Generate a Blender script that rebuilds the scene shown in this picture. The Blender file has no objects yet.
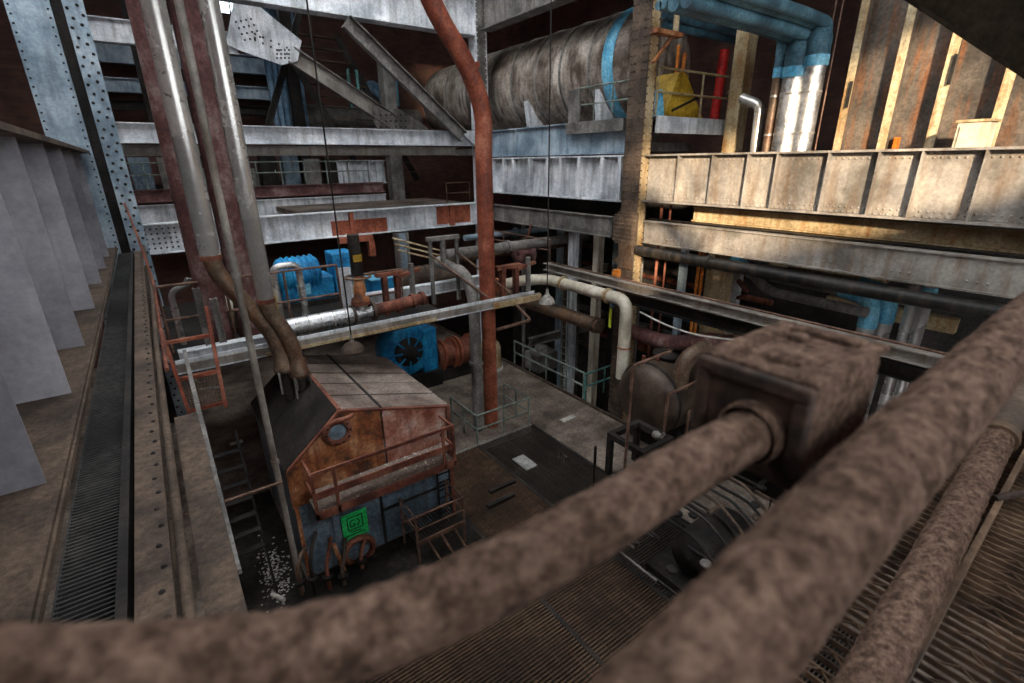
import bpy, math, random
from mathutils import Vector as V
random.seed(7)
SC = bpy.context.scene
COL = SC.collection

# ------------------------------------------------------------------ camera
FPX, PITCH, YAW, ROLL, CZ = 490.0, 20.2, 35.7, -0.7, 9.0
_p, _y, _r = (math.radians(a) for a in (PITCH, YAW, ROLL))
_f = V((math.sin(_y)*math.cos(_p), math.cos(_y)*math.cos(_p), -math.sin(_p)))
_R0 = V((math.cos(_y), -math.sin(_y), 0)); _U0 = _R0.cross(_f)
_R = _R0*math.cos(_r) + _U0*math.sin(_r); _U = _U0*math.cos(_r) - _R0*math.sin(_r)
CAM = V((0, 0, CZ))
cd = bpy.data.cameras.new('camera'); cam = bpy.data.objects.new('camera', cd); COL.objects.link(cam)
from mathutils import Matrix
cam.matrix_world = Matrix(((_R.x, _U.x, -_f.x, 0), (_R.y, _U.y, -_f.y, 0), (_R.z, _U.z, -_f.z, CZ), (0, 0, 0, 1)))
cd.sensor_width = 36; cd.lens = FPX/1024*36; cd.clip_start = 0.03; cd.clip_end = 300
cd.dof.use_dof = True; cd.dof.focus_distance = 5.5; cd.dof.aperture_fstop = 2.0
SC.camera = cam

# ------------------------------------------------------------------ world, sun, exposure
w = bpy.data.worlds.new('overcast_sky'); SC.world = w; w.use_nodes = True
w.node_tree.nodes['Background'].inputs[0].default_value = (0.92, 0.96, 1.0, 1)
w.node_tree.nodes['Background'].inputs[1].default_value = 3.4
sl = bpy.data.lights.new('sun', 'SUN'); sun = bpy.data.objects.new('sun', sl); COL.objects.link(sun)
sl.energy = 6.2; sl.color = (1.0, 0.80, 0.56); sl.angle = math.radians(3)
sun.rotation_euler = V((0.68, 0.62, -0.24)).to_track_quat('-Z', 'Y').to_euler()
sun.location = (-10, -8, 18)
SC.view_settings.view_transform = 'Standard'; SC.view_settings.look = 'None'
SC.view_settings.gamma = 1; SC.view_settings.use_curve_mapping = False
SC.view_settings.exposure = 0.95
SC.cycles.use_denoising = True
SC.cycles.max_bounces = 6; SC.cycles.diffuse_bounces = 4

def P(px, py, x=None, y=None, z=None, d=None):
    """the point of the place seen at pixel (px, py) on the plane x=, y= or z= (or at depth d)"""
    v = _R*((px-512)/FPX) + _U*((341.5-py)/FPX) + _f
    t = (x-CAM.x)/v.x if x is not None else (y-CAM.y)/v.y if y is not None else (z-CAM.z)/v.z if z is not None else d
    return CAM + v*t

# ------------------------------------------------------------------ materials
def lin(h):
    h = h.lstrip('#'); c = [int(h[i:i+2], 16)/255 for i in (0, 2, 4)]
    return tuple((u/12.92 if u <= .04045 else ((u+.055)/1.055)**2.4) for u in c) + (1,)
def grunge(name, cols, rough=.7, metal=0.0, scale=1.2, rust=None, rustamt=.5, streak=0.6, bump=.25, fine=14, bdist=.02, sp=(.5, 1.4), spec=.35):
    m = bpy.data.materials.new(name); m.use_nodes = True; nt = m.node_tree; N = nt.nodes; L = nt.links
    b = N['Principled BSDF']; b.inputs['Metallic'].default_value = metal; b.inputs['Specular IOR Level'].default_value = spec
    geo = N.new('ShaderNodeNewGeometry')
    n1 = N.new('ShaderNodeTexNoise'); n1.inputs['Scale'].default_value = scale; n1.inputs['Detail'].default_value = 8; n1.inputs['Roughness'].default_value = .65
    L.new(geo.outputs['Position'], n1.inputs['Vector'])
    cr = N.new('ShaderNodeValToRGB'); L.new(n1.outputs['Fac'], cr.inputs['Fac'])
    k = len(cols); e = cr.color_ramp.elements
    while len(e) < k: e.new(.5)
    for i, c in enumerate(cols): e[i].position = .38 + .24*i/max(1, k-1); e[i].color = lin(c)
    col = cr.outputs['Color']
    # vertical streaks and rust blooms
    mp = N.new('ShaderNodeMapping'); mp.inputs['Scale'].default_value = (5, 5, .7); L.new(geo.outputs['Position'], mp.inputs['Vector'])
    n2 = N.new('ShaderNodeTexNoise'); n2.inputs['Scale'].default_value = 1.1; n2.inputs['Detail'].default_value = 6; L.new(mp.outputs['Vector'], n2.inputs['Vector'])
    r2 = N.new('ShaderNodeMapRange'); r2.inputs['From Min'].default_value = .48; r2.inputs['From Max'].default_value = .72; r2.inputs['To Max'].default_value = streak
    L.new(n2.outputs['Fac'], r2.inputs['Value'])
    mx = N.new('ShaderNodeMix'); mx.data_type = 'RGBA'; mx.inputs['B'].default_value = lin(rust or cols[0])
    L.new(r2.outputs['Result'], mx.inputs['Factor']); L.new(col, mx.inputs['A']); col = mx.outputs['Result']
    # fine speckle
    n3 = N.new('ShaderNodeTexNoise'); n3.inputs['Scale'].default_value = fine; n3.inputs['Detail'].default_value = 6; n3.inputs['Roughness'].default_value = .7
    L.new(geo.outputs['Position'], n3.inputs['Vector'])
    r3 = N.new('ShaderNodeMapRange'); r3.inputs['From Min'].default_value = .3; r3.inputs['From Max'].default_value = .7; r3.inputs['To Min'].default_value = sp[0]; r3.inputs['To Max'].default_value = sp[1]
    L.new(n3.outputs['Fac'], r3.inputs['Value'])
    ml = N.new('ShaderNodeVectorMath'); ml.operation = 'SCALE'; L.new(col, ml.inputs[0]); L.new(r3.outputs['Result'], ml.inputs['Scale'])
    L.new(ml.outputs['Vector'], b.inputs['Base Color'])
    rr = N.new('ShaderNodeMapRange'); rr.inputs['To Min'].default_value = max(.05, rough-.15); rr.inputs['To Max'].default_value = min(1, rough+.15)
    L.new(n1.outputs['Fac'], rr.inputs['Value']); L.new(rr.outputs['Result'], b.inputs['Roughness'])
    bp = N.new('ShaderNodeBump'); bp.inputs['Strength'].default_value = bump; bp.inputs['Distance'].default_value = bdist
    L.new(n3.outputs['Fac'], bp.inputs['Height']); L.new(bp.outputs['Normal'], b.inputs['Normal'])
    return m
M = dict(
    white=grunge('white_painted_steel', ['#a5a9ae', '#d0d3d7', '#ecedef'], .55, 0, .8, '#6d6862', streak=.6, sp=(.7, 1.2)),
    fin=grunge('pale_grey_painted_plate', ['#7d7b80', '#96949a', '#acaaae'], .75, 0, .6, '#8a8588', streak=.35, sp=(.85, 1.12), bump=.08),
    blue_grey=grunge('blue_grey_painted_steel', ['#70828f', '#94a6b3', '#b3c0c9'], .45, .1, .9, '#4f5c66', streak=.55, sp=(.75, 1.2)),
    grey=grunge('grey_dirty_steel', ['#55524f', '#77736e', '#8f8a84'], .6, .1, 1.0, '#4a4038', streak=.6),
    tan=grunge('tan_weathered_steel', ['#6a655e', '#8d8780', '#a49d93'], .55, .15, .9, '#6b5138', streak=.6, sp=(.75, 1.2)),
    cream=grunge('ochre_stained_cream_steel', ['#8a7757', '#ad9a78', '#bdab8a'], .6, 0, .9, '#8a5a24', streak=.8),
    dust=grunge('thick_brown_dust', ['#4a3a30', '#644f43', '#776153'], .95, 0, 30, '#3d2f27', streak=.3, bump=1.0, fine=60, bdist=.014, sp=(.6, 1.28), spec=.08),
    dusty=grunge('brown_dusty_steel', ['#392e26', '#514338', '#675648'], .85, 0, 1.6, '#3c332b', streak=.4, fine=20),
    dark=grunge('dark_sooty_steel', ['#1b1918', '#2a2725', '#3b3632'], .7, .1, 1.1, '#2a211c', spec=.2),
    black=grunge('black_bitumen_pipe', ['#100f0f', '#1a1918', '#2b2825'], .5, .1, 1.0, '#4b4034'),
    rust=grunge('rust_red_steel', ['#4d2a22', '#73402f', '#8c5a47'], .8, 0, 1.4, '#3a211a', fine=18),
    brownpipe=grunge('maroon_flaking_pipe', ['#4b3030', '#6a4744', '#8d7672'], .75, 0, 1.1, '#57312a', streak=.7),
    redox=grunge('red_oxide_pipe', ['#6e3524', '#8f4a34', '#a8684f'], .6, 0, 1.2, '#52302a', streak=.5),
    primer=grunge('orange_primer', ['#7d4029', '#97523a', '#a9624a'], .8, 0, 2.0, '#6b3624'),
    silver=grunge('silver_bare_pipe', ['#a6a39f', '#b8b5b0', '#cac7c2'], .27, .6, .8, '#948a7e', streak=.25, bump=.04, sp=(.88, 1.1)),
    foil=grunge('crumpled_silver_lagging', ['#a4a6a8', '#c4c5c6', '#dcdcdc'], .3, .85, 1.2, '#857a6c', streak=.4, bump=.5, fine=9, bdist=.05),
    brownelbow=grunge('heat_browned_pipe', ['#5b4c40', '#7a6858', '#8a6a50'], .5, .5, 1.2, '#6b3d26', streak=.6),
    whitepipe=grunge('ivory_pipe', ['#a69d8c', '#c4bba8', '#d5cdbd'], .5, 0, .9, '#8c7050', streak=.5, sp=(.8, 1.15)),
    concrete=grunge('dirty_concrete', ['#4a4038', '#6d6056', '#887b6e'], .9, 0, .7, '#302c29', streak=.3, fine=10),
    floordark=grunge('dark_brown_floor', ['#171513', '#24211e', '#332e2a'], .8, 0, .8, '#131110', fine=9, spec=.15),
    gratebrown=grunge('brown_floor_grating', ['#3a2a20', '#523c2d', '#66503e'], .75, .2, .7, '#33261d'),
    gratedark=grunge('dark_floor_grating', ['#2c2521', '#3c332c', '#4c4139'], .7, .2, .8, '#2b241f'),
    grateblue=grunge('grey_walkway_grating', ['#232222', '#343332', '#474441'], .6, .1, .8, '#252322'),
    bronze=grunge('bronze_grating_bar', ['#3a2c22', '#5c4838', '#77604c'], .7, .2, 5, '#3a2b20'),
    blue=grunge('bright_blue_paint', ['#0f5f8e', '#1b86bd', '#2f9ccd'], .5, 0, 1.3, '#123a52', streak=.5),
    skyblue=grunge('pale_blue_paint', ['#4f9ec2', '#6db7d6', '#8ccbe2'], .5, 0, 2, '#5b7d8c', streak=.4),
    tealpipe=grunge('grey_teal_lagging', ['#2c4652', '#3d5f6d', '#557986'], .6, 0, 1.2, '#3a5260', streak=.4),
    teal=grunge('teal_rail_paint', ['#3d6a66', '#57908a', '#71a59e'], .6, 0, 2, '#4b4a40', streak=.5),
    railgrey=grunge('grey_green_rail', ['#5c6862', '#7b877f', '#939b92'], .6, .1, 2, '#5c4a3a', streak=.5),
    railrust=grunge('brown_rusty_rail', ['#4f382e', '#6e5244', '#86695a'], .7, .1, 2, '#3f2b22'),
    railtan=grunge('ochre_rail', ['#8a7a5d', '#a9976f', '#b9a884'], .6, 0, 2, '#7d5a35'),
    yellow=grunge('mustard_paint', ['#8a6c17', '#b18c22', '#c3a03a'], .6, 0, 1.5, '#54421a', streak=.5),
    red=grunge('signal_red_paint', ['#9c1512', '#c4201b', '#d3372f'], .5, 0, 1.5, '#6e1712', streak=.3),
    orange=grunge('orange_conduit', ['#b0601c', '#d17a2a', '#dd9145'], .5, 0, 2, '#7a3f18', streak=.3),
    casing=grunge('blue_grey_casing', ['#46535d', '#62737f', '#7b8a94'], .6, .1, .9, '#3d322b', streak=.6),
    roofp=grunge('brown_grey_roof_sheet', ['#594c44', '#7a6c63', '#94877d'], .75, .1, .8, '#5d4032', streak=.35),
    rustface=grunge('orange_rust_face', ['#4a3226', '#a3643c', '#c08e68'], .7, 0, 1.3, '#6b2f18', streak=.8),
    pinkface=grunge('pinkish_worn_face', ['#8f5140', '#b98573', '#cdb6aa'], .7, 0, 1.3, '#6b3a2a', streak=.6),
    green=grunge('fluorescent_green_paint', ['#1c9a4f', '#23b85d', '#3acb74'], .5, 0, 3, '#157a3d', streak=.3),
    ink=grunge('dark_ink', ['#0d3d22', '#104a29', '#145531'], .7),
    drum=grunge('streaky_drum_plate', ['#5a4c40', '#a5978a', '#d0c5b8'], .5, .15, .6, '#4a3b30', streak=.9),
    boiler=grunge('stained_casing_plate', ['#3d3732', '#5d554d', '#766a5d'], .7, .1, .5, '#7a4a24', streak=.8),
    corr=grunge('blue_corrugated_sheet', ['#4b6a84', '#7495b0', '#93b0c6'], .5, .2, .7, '#37495a', streak=.5),
    shade=grunge('dusty_enamel_shade', ['#6f6a63', '#8b867e', '#a19c93'], .6, 0, 5, '#5a5148'),
    paper=grunge('pale_paper', ['#9a958c', '#b5b0a6', '#c5c0b6'], .8),
    tyre=grunge('dull_grey_board', ['#6e6c69', '#888683', '#9a9894'], .8),
    tankm=grunge('umber_tank_shell', ['#362b24', '#4c3f35', '#5f5044'], .5, .2, .9, '#2f2520', streak=.4, sp=(.8, 1.15)),
    soot=grunge('matt_shadow_black', ['#050505', '#0a0909', '#0f0e0d'], 1.0, 0, 1, '#0a0908', spec=.0),  # near-black colour stands in for shadow on the inclined chute
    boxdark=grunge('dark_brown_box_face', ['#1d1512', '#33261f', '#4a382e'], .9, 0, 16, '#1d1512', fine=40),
    roof=grunge('sooty_roof', ['#2a2725', '#3a3634', '#494440'], .9),
    hi_vis=grunge('lime_yellow_tag', ['#b9c22c', '#cdd640', '#dbe36a'], .5),
)
def brick_mat():
    m = bpy.data.materials.new('sooty_brick'); m.use_nodes = True; nt = m.node_tree; N = nt.nodes; L = nt.links
    b = N['Principled BSDF']; b.inputs['Roughness'].default_value = .9
    geo = N.new('ShaderNodeNewGeometry'); sp = N.new('ShaderNodeSeparateXYZ'); cb = N.new('ShaderNodeCombineXYZ')
    ad = N.new('ShaderNodeMath'); L.new(geo.outputs['Position'], sp.inputs[0]); L.new(sp.outputs['X'], ad.inputs[0]); L.new(sp.outputs['Y'], ad.inputs[1])
    L.new(ad.outputs[0], cb.inputs['X']); L.new(sp.outputs['Z'], cb.inputs['Y'])
    br = N.new('ShaderNodeTexBrick'); br.inputs['Scale'].default_value = 1; br.inputs['Brick Width'].default_value = .5; br.inputs['Row Height'].default_value = .16; br.inputs['Mortar Size'].default_value = .012
    br.inputs['Color1'].default_value = lin('#6b463a'); br.inputs['Color2'].default_value = lin('#553a33'); br.inputs['Mortar'].default_value = lin('#4a4440')
    L.new(cb.outputs[0], br.inputs['Vector'])
    n = N.new('ShaderNodeTexNoise'); n.inputs['Scale'].default_value = .5; n.inputs['Detail'].default_value = 6; L.new(geo.outputs['Position'], n.inputs['Vector'])
    r = N.new('ShaderNodeMapRange'); r.inputs['From Min'].default_value = .3; r.inputs['From Max'].default_value = .7; r.inputs['To Min'].default_value = .45; r.inputs['To Max'].default_value = 1.25; L.new(n.outputs['Fac'], r.inputs['Value'])
    s = N.new('ShaderNodeVectorMath'); s.operation = 'SCALE'; L.new(br.outputs['Color'], s.inputs[0]); L.new(r.outputs['Result'], s.inputs['Scale']); L.new(s.outputs[0], b.inputs['Base Color'])
    return m
M['brick'] = brick_mat()
def glass_mat():
    m = bpy.data.materials.new('grimy_window_glass'); m.use_nodes = True
    b = m.node_tree.nodes['Principled BSDF']; b.inputs['Base Color'].default_value = (.8, .9, 1, 1); b.inputs['Transmission Weight'].default_value = 1; b.inputs['Roughness'].default_value = .25; b.inputs['IOR'].default_value = 1.02
    return m
M['glass'] = glass_mat()

# ------------------------------------------------------------------ mesh builder
class MB:
    def __init__(s): s.v = []; s.f = []; s.s = []
    def add(s, vs, fs, smooth=False):
        o = len(s.v); s.v += [V(a) for a in vs]; s.f += [tuple(i+o for i in f) for f in fs]; s.s += [smooth]*len(fs); return s
    def box(s, x0, x1, y0, y1, z0, z1):
        vs = [(x, y, z) for z in (z0, z1) for y in (y0, y1) for x in (x0, x1)]
        return s.add(vs, [(0, 2, 3, 1), (4, 5, 7, 6), (0, 1, 5, 4), (2, 6, 7, 3), (0, 4, 6, 2), (1, 3, 7, 5)])
    def bar(s, a, b, wd, h=None, up=(0, 0, 1)):
        a = V(a); b = V(b); h = h or wd; t = (b-a).normalized(); up = V(up)
        if abs(t.dot(up)) > .98: up = V((0, 1, 0))
        sx = t.cross(up).normalized()*wd/2; sy = sx.cross(t).normalized()*h/2
        vs = [p + i*sx + j*sy for p in (a, b) for i, j in ((-1, -1), (1, -1), (1, 1), (-1, 1))]
        return s.add(vs, [(3, 2, 1, 0), (4, 5, 6, 7), (0, 1, 5, 4), (1, 2, 6, 5), (2, 3, 7, 6), (3, 0, 4, 7)])
    def tube(s, pts, r, n=10, fillet=0, caps=True, seg=5):
        pts = [V(p) for p in pts]; rs = r if isinstance(r, (list, tuple)) else None
        if fillet and len(pts) > 2 and not rs:
            q = [pts[0]]
            for i in range(1, len(pts)-1):
                a, b, c = pts[i-1], pts[i], pts[i+1]; d0 = (a-b); d1 = (c-b)
                l = min(fillet, d0.length*.49, d1.length*.49); p0 = b+d0.normalized()*l; p1 = b+d1.normalized()*l
                for k in range(seg+1):
                    t = k/seg; q.append(p0*(1-t)**2 + b*2*t*(1-t) + p1*t*t)
            q.append(pts[-1]); pts = q
        m = len(pts); tan = []
        for i in range(m): tan.append((pts[min(i+1, m-1)]-pts[max(i-1, 0)]).normalized())
        nrm = tan[0].orthogonal().normalized(); rings = []
        for i in range(m):
            nrm = (nrm - tan[i]*nrm.dot(tan[i])).normalized(); bn = tan[i].cross(nrm); rr = rs[i] if rs else r
            rings.append([pts[i] + (nrm*math.cos(2*math.pi*k/n) + bn*math.sin(2*math.pi*k/n))*rr for k in range(n)])
        s.add([p for g in rings for p in g], [(i*n+k, i*n+(k+1) % n, (i+1)*n+(k+1) % n, (i+1)*n+k) for i in range(m-1) for k in range(n)], True)
        if caps:
            s.add(rings[0], [tuple(range(n))[::-1]]); s.add(rings[-1], [tuple(range(n))])
        return s
    def cyl(s, a, b, r, r1=None, n=12): return s.tube([a, b], [r, r if r1 is None else r1], n)
    def lathe(s, o, ax, prof, n=16, smooth=True):
        o = V(o); ax = V(ax).normalized(); u = ax.orthogonal().normalized(); w_ = ax.cross(u); m = len(prof)
        vs = [o + ax*h + (u*math.cos(2*math.pi*k/n)+w_*math.sin(2*math.pi*k/n))*max(r, 1e-4) for r, h in prof for k in range(n)]
        return s.add(vs, [(i*n+k, i*n+(k+1) % n, (i+1)*n+(k+1) % n, (i+1)*n+k) for i in range(m-1) for k in range(n)], smooth)
    def prism(s, poly, ax, a0, a1):
        def mk(p, a): return {'x': (a, p[0], p[1]), 'y': (p[0], a, p[1]), 'z': (p[0], p[1], a)}[ax]
        n = len(poly); vs = [mk(p, a0) for p in poly] + [mk(p, a1) for p in poly]
        return s.add(vs, [tuple(range(n)), tuple(range(n, 2*n))[::-1]] + [(i, (i+1) % n, n+(i+1) % n, n+i) for i in range(n)])
    def rivet(s, p, nrm, r=.025):
        p = V(p); nrm = V(nrm).normalized(); u = nrm.orthogonal().normalized(); w_ = nrm.cross(u); n = 6; vs = []
        for rr, h in ((r, 0), (r*.62, r*.7)): vs += [p+nrm*h+(u*math.cos(math.pi*k/3)+w_*math.sin(math.pi*k/3))*rr for k in range(n)]
        return s.add(vs, [(k, (k+1) % n, n+(k+1) % n, n+k) for k in range(n)] + [tuple(range(n, 2*n))], True)
    def plate(s, quad, th):
        q = [V(p) for p in quad]; nr = (q[1]-q[0]).cross(q[-1]-q[0]).normalized()*th; n = len(q)
        return s.add(q+[p+nr for p in q], [tuple(range(n))[::-1], tuple(range(n, 2*n))] + [(i, (i+1) % n, n+(i+1) % n, n+i) for i in range(n)])
    def build(s, name, mat, parent=None, bevel=0, stuff=False, label=None, cat=None, group=None, kind=None):
        base = ROOT.get(parent.name, V((0, 0, 0))) if parent else None
        if not parent:   # a thing of one mesh keeps its origin at its base
            xs = [p.x for p in s.v]; ys = [p.y for p in s.v]; base = V(((min(xs)+max(xs))/2, (min(ys)+max(ys))/2, min(p.z for p in s.v)))
        me = bpy.data.meshes.new(name); me.from_pydata([tuple(p-base) for p in s.v], [], s.f); me.polygons.foreach_set('use_smooth', s.s)
        me.materials.append(M[mat]); fixnormals(me)
        o = bpy.data.objects.new(name, me); COL.objects.link(o)
        if parent: o.parent = parent; ROOT[o.name] = base
        else: o.location = base; ROOT[o.name] = base
        if bevel:
            bm = o.modifiers.new('bevel', 'BEVEL'); bm.width = bevel; bm.segments = 3; bm.limit_method = 'ANGLE'
        if stuff: o['kind'] = 'stuff'
        if kind: o['kind'] = kind
        if label: o['label'] = label
        if cat: o['category'] = cat
        if group: o['group'] = group
        return o
ROOT = {}
import bmesh
def fixnormals(me):
    b = bmesh.new(); b.from_mesh(me); bmesh.ops.recalc_face_normals(b, faces=b.faces); b.to_mesh(me); b.free()
def thing(name, label, cat, loc, group=None):
    o = bpy.data.objects.new(name, None); COL.objects.link(o); o.location = loc; o.empty_display_size = .2
    ROOT[o.name] = V(loc); o['label'] = label; o['category'] = cat
    if group: o['group'] = group
    return o

# ------------------------------------------------------------------ generic builders
def pipe(name, label, pts, r, mat, fillet=0, n=14, cat='pipe', joints=(), jr=1.3, jw=.1, jmat=None, group=None):
    """a run of pipe; joints = [(point, direction)] become flange parts"""
    mb = MB().tube(pts, r, n, fillet)
    if not joints: return mb.build(name, mat, None, label=label, cat=cat, group=group)
    lo = min((V(p) for p in pts), key=lambda p: p.z)
    t = thing(name, label, cat, lo, group); mb.build('pipe_body', mat, t)
    for p, d in joints:
        p = V(p); d = V(d).normalized(); fo = MB().cyl(p-d*jw/2, p+d*jw/2, r*jr, n=n).build('flange', jmat or mat, t)
        if jr > 1.2:
            u = d.orthogonal().normalized(); w_ = d.cross(u); bm_ = MB()
            for k in range(8):
                c_ = p+(u*math.cos(k*math.pi/4)+w_*math.sin(k*math.pi/4))*r*(1+jr)/2
                for s_ in (-1, 1): bm_.rivet(c_+d*s_*jw/2, d*s_, r*.12)
            bm_.build('flange_bolts', 'dark', fo, stuff=True)
    return t
def railing(name, label, pts, h, mat, step=1.5, r=.025, rails=(1, .5), group=None, cat='railing'):
    pts = [V(p) for p in pts]; t = thing(name, label, cat, pts[0], group); seen = []
    for i in range(len(pts)-1):
        a, b = pts[i], pts[i+1]; k = max(1, round((b-a).length/step))
        for j in range(k+1):
            q = a.lerp(b, j/k)
            if any((q-s_).length < .01 for s_ in seen): continue
            seen.append(q); MB().tube([q, q+V((0, 0, h))], r, 6).build('post', mat, t)
    for fr in rails:
        MB().tube([p+V((0, 0, h*fr)) for p in pts], r, 6).build('top_rail' if fr == 1 else 'mid_rail', mat, t)
    return t
def ibeam(name, label, a, b, h, wd, mat, tf=.03, web=None, stiff=(), stiffd=None, rivets=True, rs=.16, group=None, topmat=None, side=None, rr=.022):
    """horizontal riveted I beam from a to b (points at the centre of the underside); stiff = distances along it; side = facing of the stiffeners and rivets"""
    a = V(a); b = V(b); t_ = (b-a).normalized(); L_ = (b-a).length; sd = t_.cross(V((0, 0, 1))); Z = V((0, 0, 1))
    if side is not None and sd.dot(V(side)) < 0: sd = -sd
    o = thing(name, label, 'beam', a.lerp(b, .5), group); web = web or .03
    MB().bar(a+Z*h/2, b+Z*h/2, web, h-2*tf).build('web', mat, o)
    MB().bar(a+Z*tf/2, b+Z*tf/2, wd, tf).build('bottom_flange', mat, o)
    MB().bar(a+Z*(h-tf/2), b+Z*(h-tf/2), wd, tf).build('top_flange', topmat or mat, o)
    for d in stiff:
        p = a+t_*d; q = sd*(wd*.47 if stiffd is None else stiffd)
        vs = MB(); vs.bar(p+sd*web/2+q*.5+Z*tf, p+sd*web/2+q*.5+Z*(h-tf), .035, q.length, up=tuple(sd)); vs.build('stiffener', mat, o)
    if rivets:
        rb = MB(); k = int(L_/rs)
        for i in range(k):
            for zz in (.075, h-.075):
                rb.rivet(a+t_*(i+.5)*L_/k+sd*web/2+Z*zz, sd, rr)
        rb.build('rivet_rows', mat, o, stuff=True)
    return o
def diag(name, label, a, b, wd, h, mat, up=(0, 0, 1), group=None):
    """a channel-section brace: back plate and two lips"""
    a = V(a); b = V(b); o = thing(name, label, 'brace', min(a, b, key=lambda p: p.z), group)
    t_ = (b-a).normalized(); sx = t_.cross(V((0, 1, 0))).normalized()
    MB().bar(a, b, wd, .03, up=(0, 1, 0)).build('back_plate', mat, o)
    for s_ in (-1, 1):
        MB().bar(a+sx*s_*(wd/2-.02)+V((0, -h/2, 0)), b+sx*s_*(wd/2-.02)+V((0, -h/2, 0)), .04, h, up=(0, 1, 0)).build('lip', mat, o)
    rb = MB(); L_ = (b-a).length; k = int(L_/.25)
    for i in range(k): rb.rivet(a+t_*(i+.5)*L_/k+V((0, -.016, 0)), (0, -1, 0), .03)
    rb.build('rivet_rows', mat, o, stuff=True)
    return o
def column(name, label, x0, x1, y0, y1, z0, z1, mat, mat2=None, rmat=None, group=None, sides=('x', 'y')):
    """box column of four plates; rivets in rows on the faces that the hall sees"""
    o = thing(name, label, 'column', ((x0+x1)/2, (y0+y1)/2, z0), group); e = .04
    MB().box(x0, x0+e, y0, y1, z0, z1).build('side_plate', mat, o)
    MB().box(x1-e, x1, y0, y1, z0, z1).build('side_plate', mat, o)
    MB().box(x0+e, x1-e, y0, y0+e, z0, z1).build('front_plate', mat2 or mat, o)
    MB().box(x0+e, x1-e, y1-e, y1, z0, z1).build('back_plate', mat, o)
    rb = MB(); k = int((z1-z0)/.22)
    for i in range(k):
        z = z0+(i+.5)*(z1-z0)/k
        if 'x' in sides:
            for yy in (y0+.07, y0+.2, y1-.2, y1-.07): rb.rivet((x0, yy, z), (-1, 0, 0), .042)
        if 'y' in sides:
            for xx in (x0+.07, x1-.07): rb.rivet((xx, y0, z), (0, -1, 0), .03)
    if rb.v: rb.build('rivet_rows', rmat or mat, o, stuff=True)
    return o
def grating(mb, x0, x1, y0, y1, z, bs=.08, cs=.3, along='y', bw=.012, bh=.03):
    if along == 'y':
        k = int((x1-x0)/bs)
        for i in range(k+1): x = x0+i*(x1-x0)/k; mb.box(x-bw/2, x+bw/2, y0, y1, z-bh, z)
        k = int((y1-y0)/cs)
        for i in range(k+1): y = y0+i*(y1-y0)/k; mb.box(x0, x1, y-.006, y+.006, z-bh*.6, z-.002)
    else:
        k = int((y1-y0)/bs)
        for i in range(k+1): y = y0+i*(y1-y0)/k; mb.box(x0, x1, y-bw/2, y+bw/2, z-bh, z)
        k = int((x1-x0)/cs)
        for i in range(k+1): x = x0+i*(x1-x0)/k; mb.box(x-.006, x+.006, y0, y1, z-bh*.6, z-.002)
    return mb
def lampshade(label, p, ztop, r=.28, mat='shade'):
    p = V(p); t = thing('pendant_lamp', label, 'lamp', p, 'enamel pendant lamps on long wires')
    MB().lathe(p, (0, 0, 1), [(r, 0), (r*.96, .05), (r*.72, .15), (r*.36, .22), (r*.3, .26), (r*.34, .03), (r*.9, .0)], 18).build('shade', mat, t)
    sk = MB().cyl(p+V((0, 0, .24)), p+V((0, 0, .42)), .055, .04).build('socket', 'shade', t)
    MB().tube([p+V((0, 0, .42)), (p.x, p.y, ztop)], .02, 6).build('wire', 'dark', t)
    MB().lathe(p+V((0, 0, .02)), (0, 0, 1), [(.001, -.02), (.05, 0), (.06, .05), (.035, .12)], 10).build('bulb', 'paper', sk)
    return t
def handwheel(o, c, ax, r, mat):
    c = V(c); ax = V(ax).normalized(); u = ax.orthogonal().normalized(); w_ = ax.cross(u); k = 14
    ring = [c+(u*math.cos(2*math.pi*i/k)+w_*math.sin(2*math.pi*i/k))*r for i in range(k+1)]
    h = MB().tube(ring, r*.09, 6, caps=False).build('handwheel', mat, o)
    for i in range(4):
        a = math.pi*i/2; MB().tube([c, c+(u*math.cos(a)+w_*math.sin(a))*r], r*.06, 5).build('spoke', mat, h)
    return h


# ================================================================== THE SETTING
fl = MB(); fl.box(-6, 12.4, 12.35, 38, -.3, 0); fl.box(9.7, 12.4, -2, 12.35, -.3, 0); fl.box(-6, 5.2, 8.6, 12.35, -.3, 0); fl.box(-6, .9, -2, 8.6, -.3, 0)
floor = fl.build('floor', 'concrete', kind='structure', label='dirty grey concrete machine floor')
grating(MB(), 7.4, 9.7, 1, 12.35, 0, .075, .3, 'x', .02).build('grating_panel', 'gratedark', floor, stuff=True)
grating(MB(), 5.2, 7.4, 1, 12.35, 0, .075, .3, 'x', .03).build('grating_panel', 'gratebrown', floor, stuff=True)
grating(MB(), .9, 5.2, 1, 8.6, 0, .075, .3, 'x', .03).build('grating_panel', 'gratebrown', floor, stuff=True)
for x in (5.2, 7.4, 9.7): MB().box(x-.05, x+.05, 1, 12.35, -.25, .012).build('grating_kerb', 'dark', floor)
MB().box(5.2, 9.7, 12.3, 12.42, -.25, .015).build('grating_kerb', 'grey', floor)
MB().box(12.36, 12.44, 1, 38, -.4, .1).build('edge_kerb', 'dusty', floor)
MB().box(-.6, 1.2, 1, 14, 0, .012).build('dark_floor_strip', 'floordark', floor); MB().box(1.2, 5.15, 8.6, 9.88, 0, .012).build('dark_floor_strip', 'floordark', floor)  # darker strips laid over the concrete beside and before the housing
MB().box(-6, 30, -2, 40, -4.3, -4).build('floor_basement', 'floordark', kind='structure', label='dark basement floor under the gratings')
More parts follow.
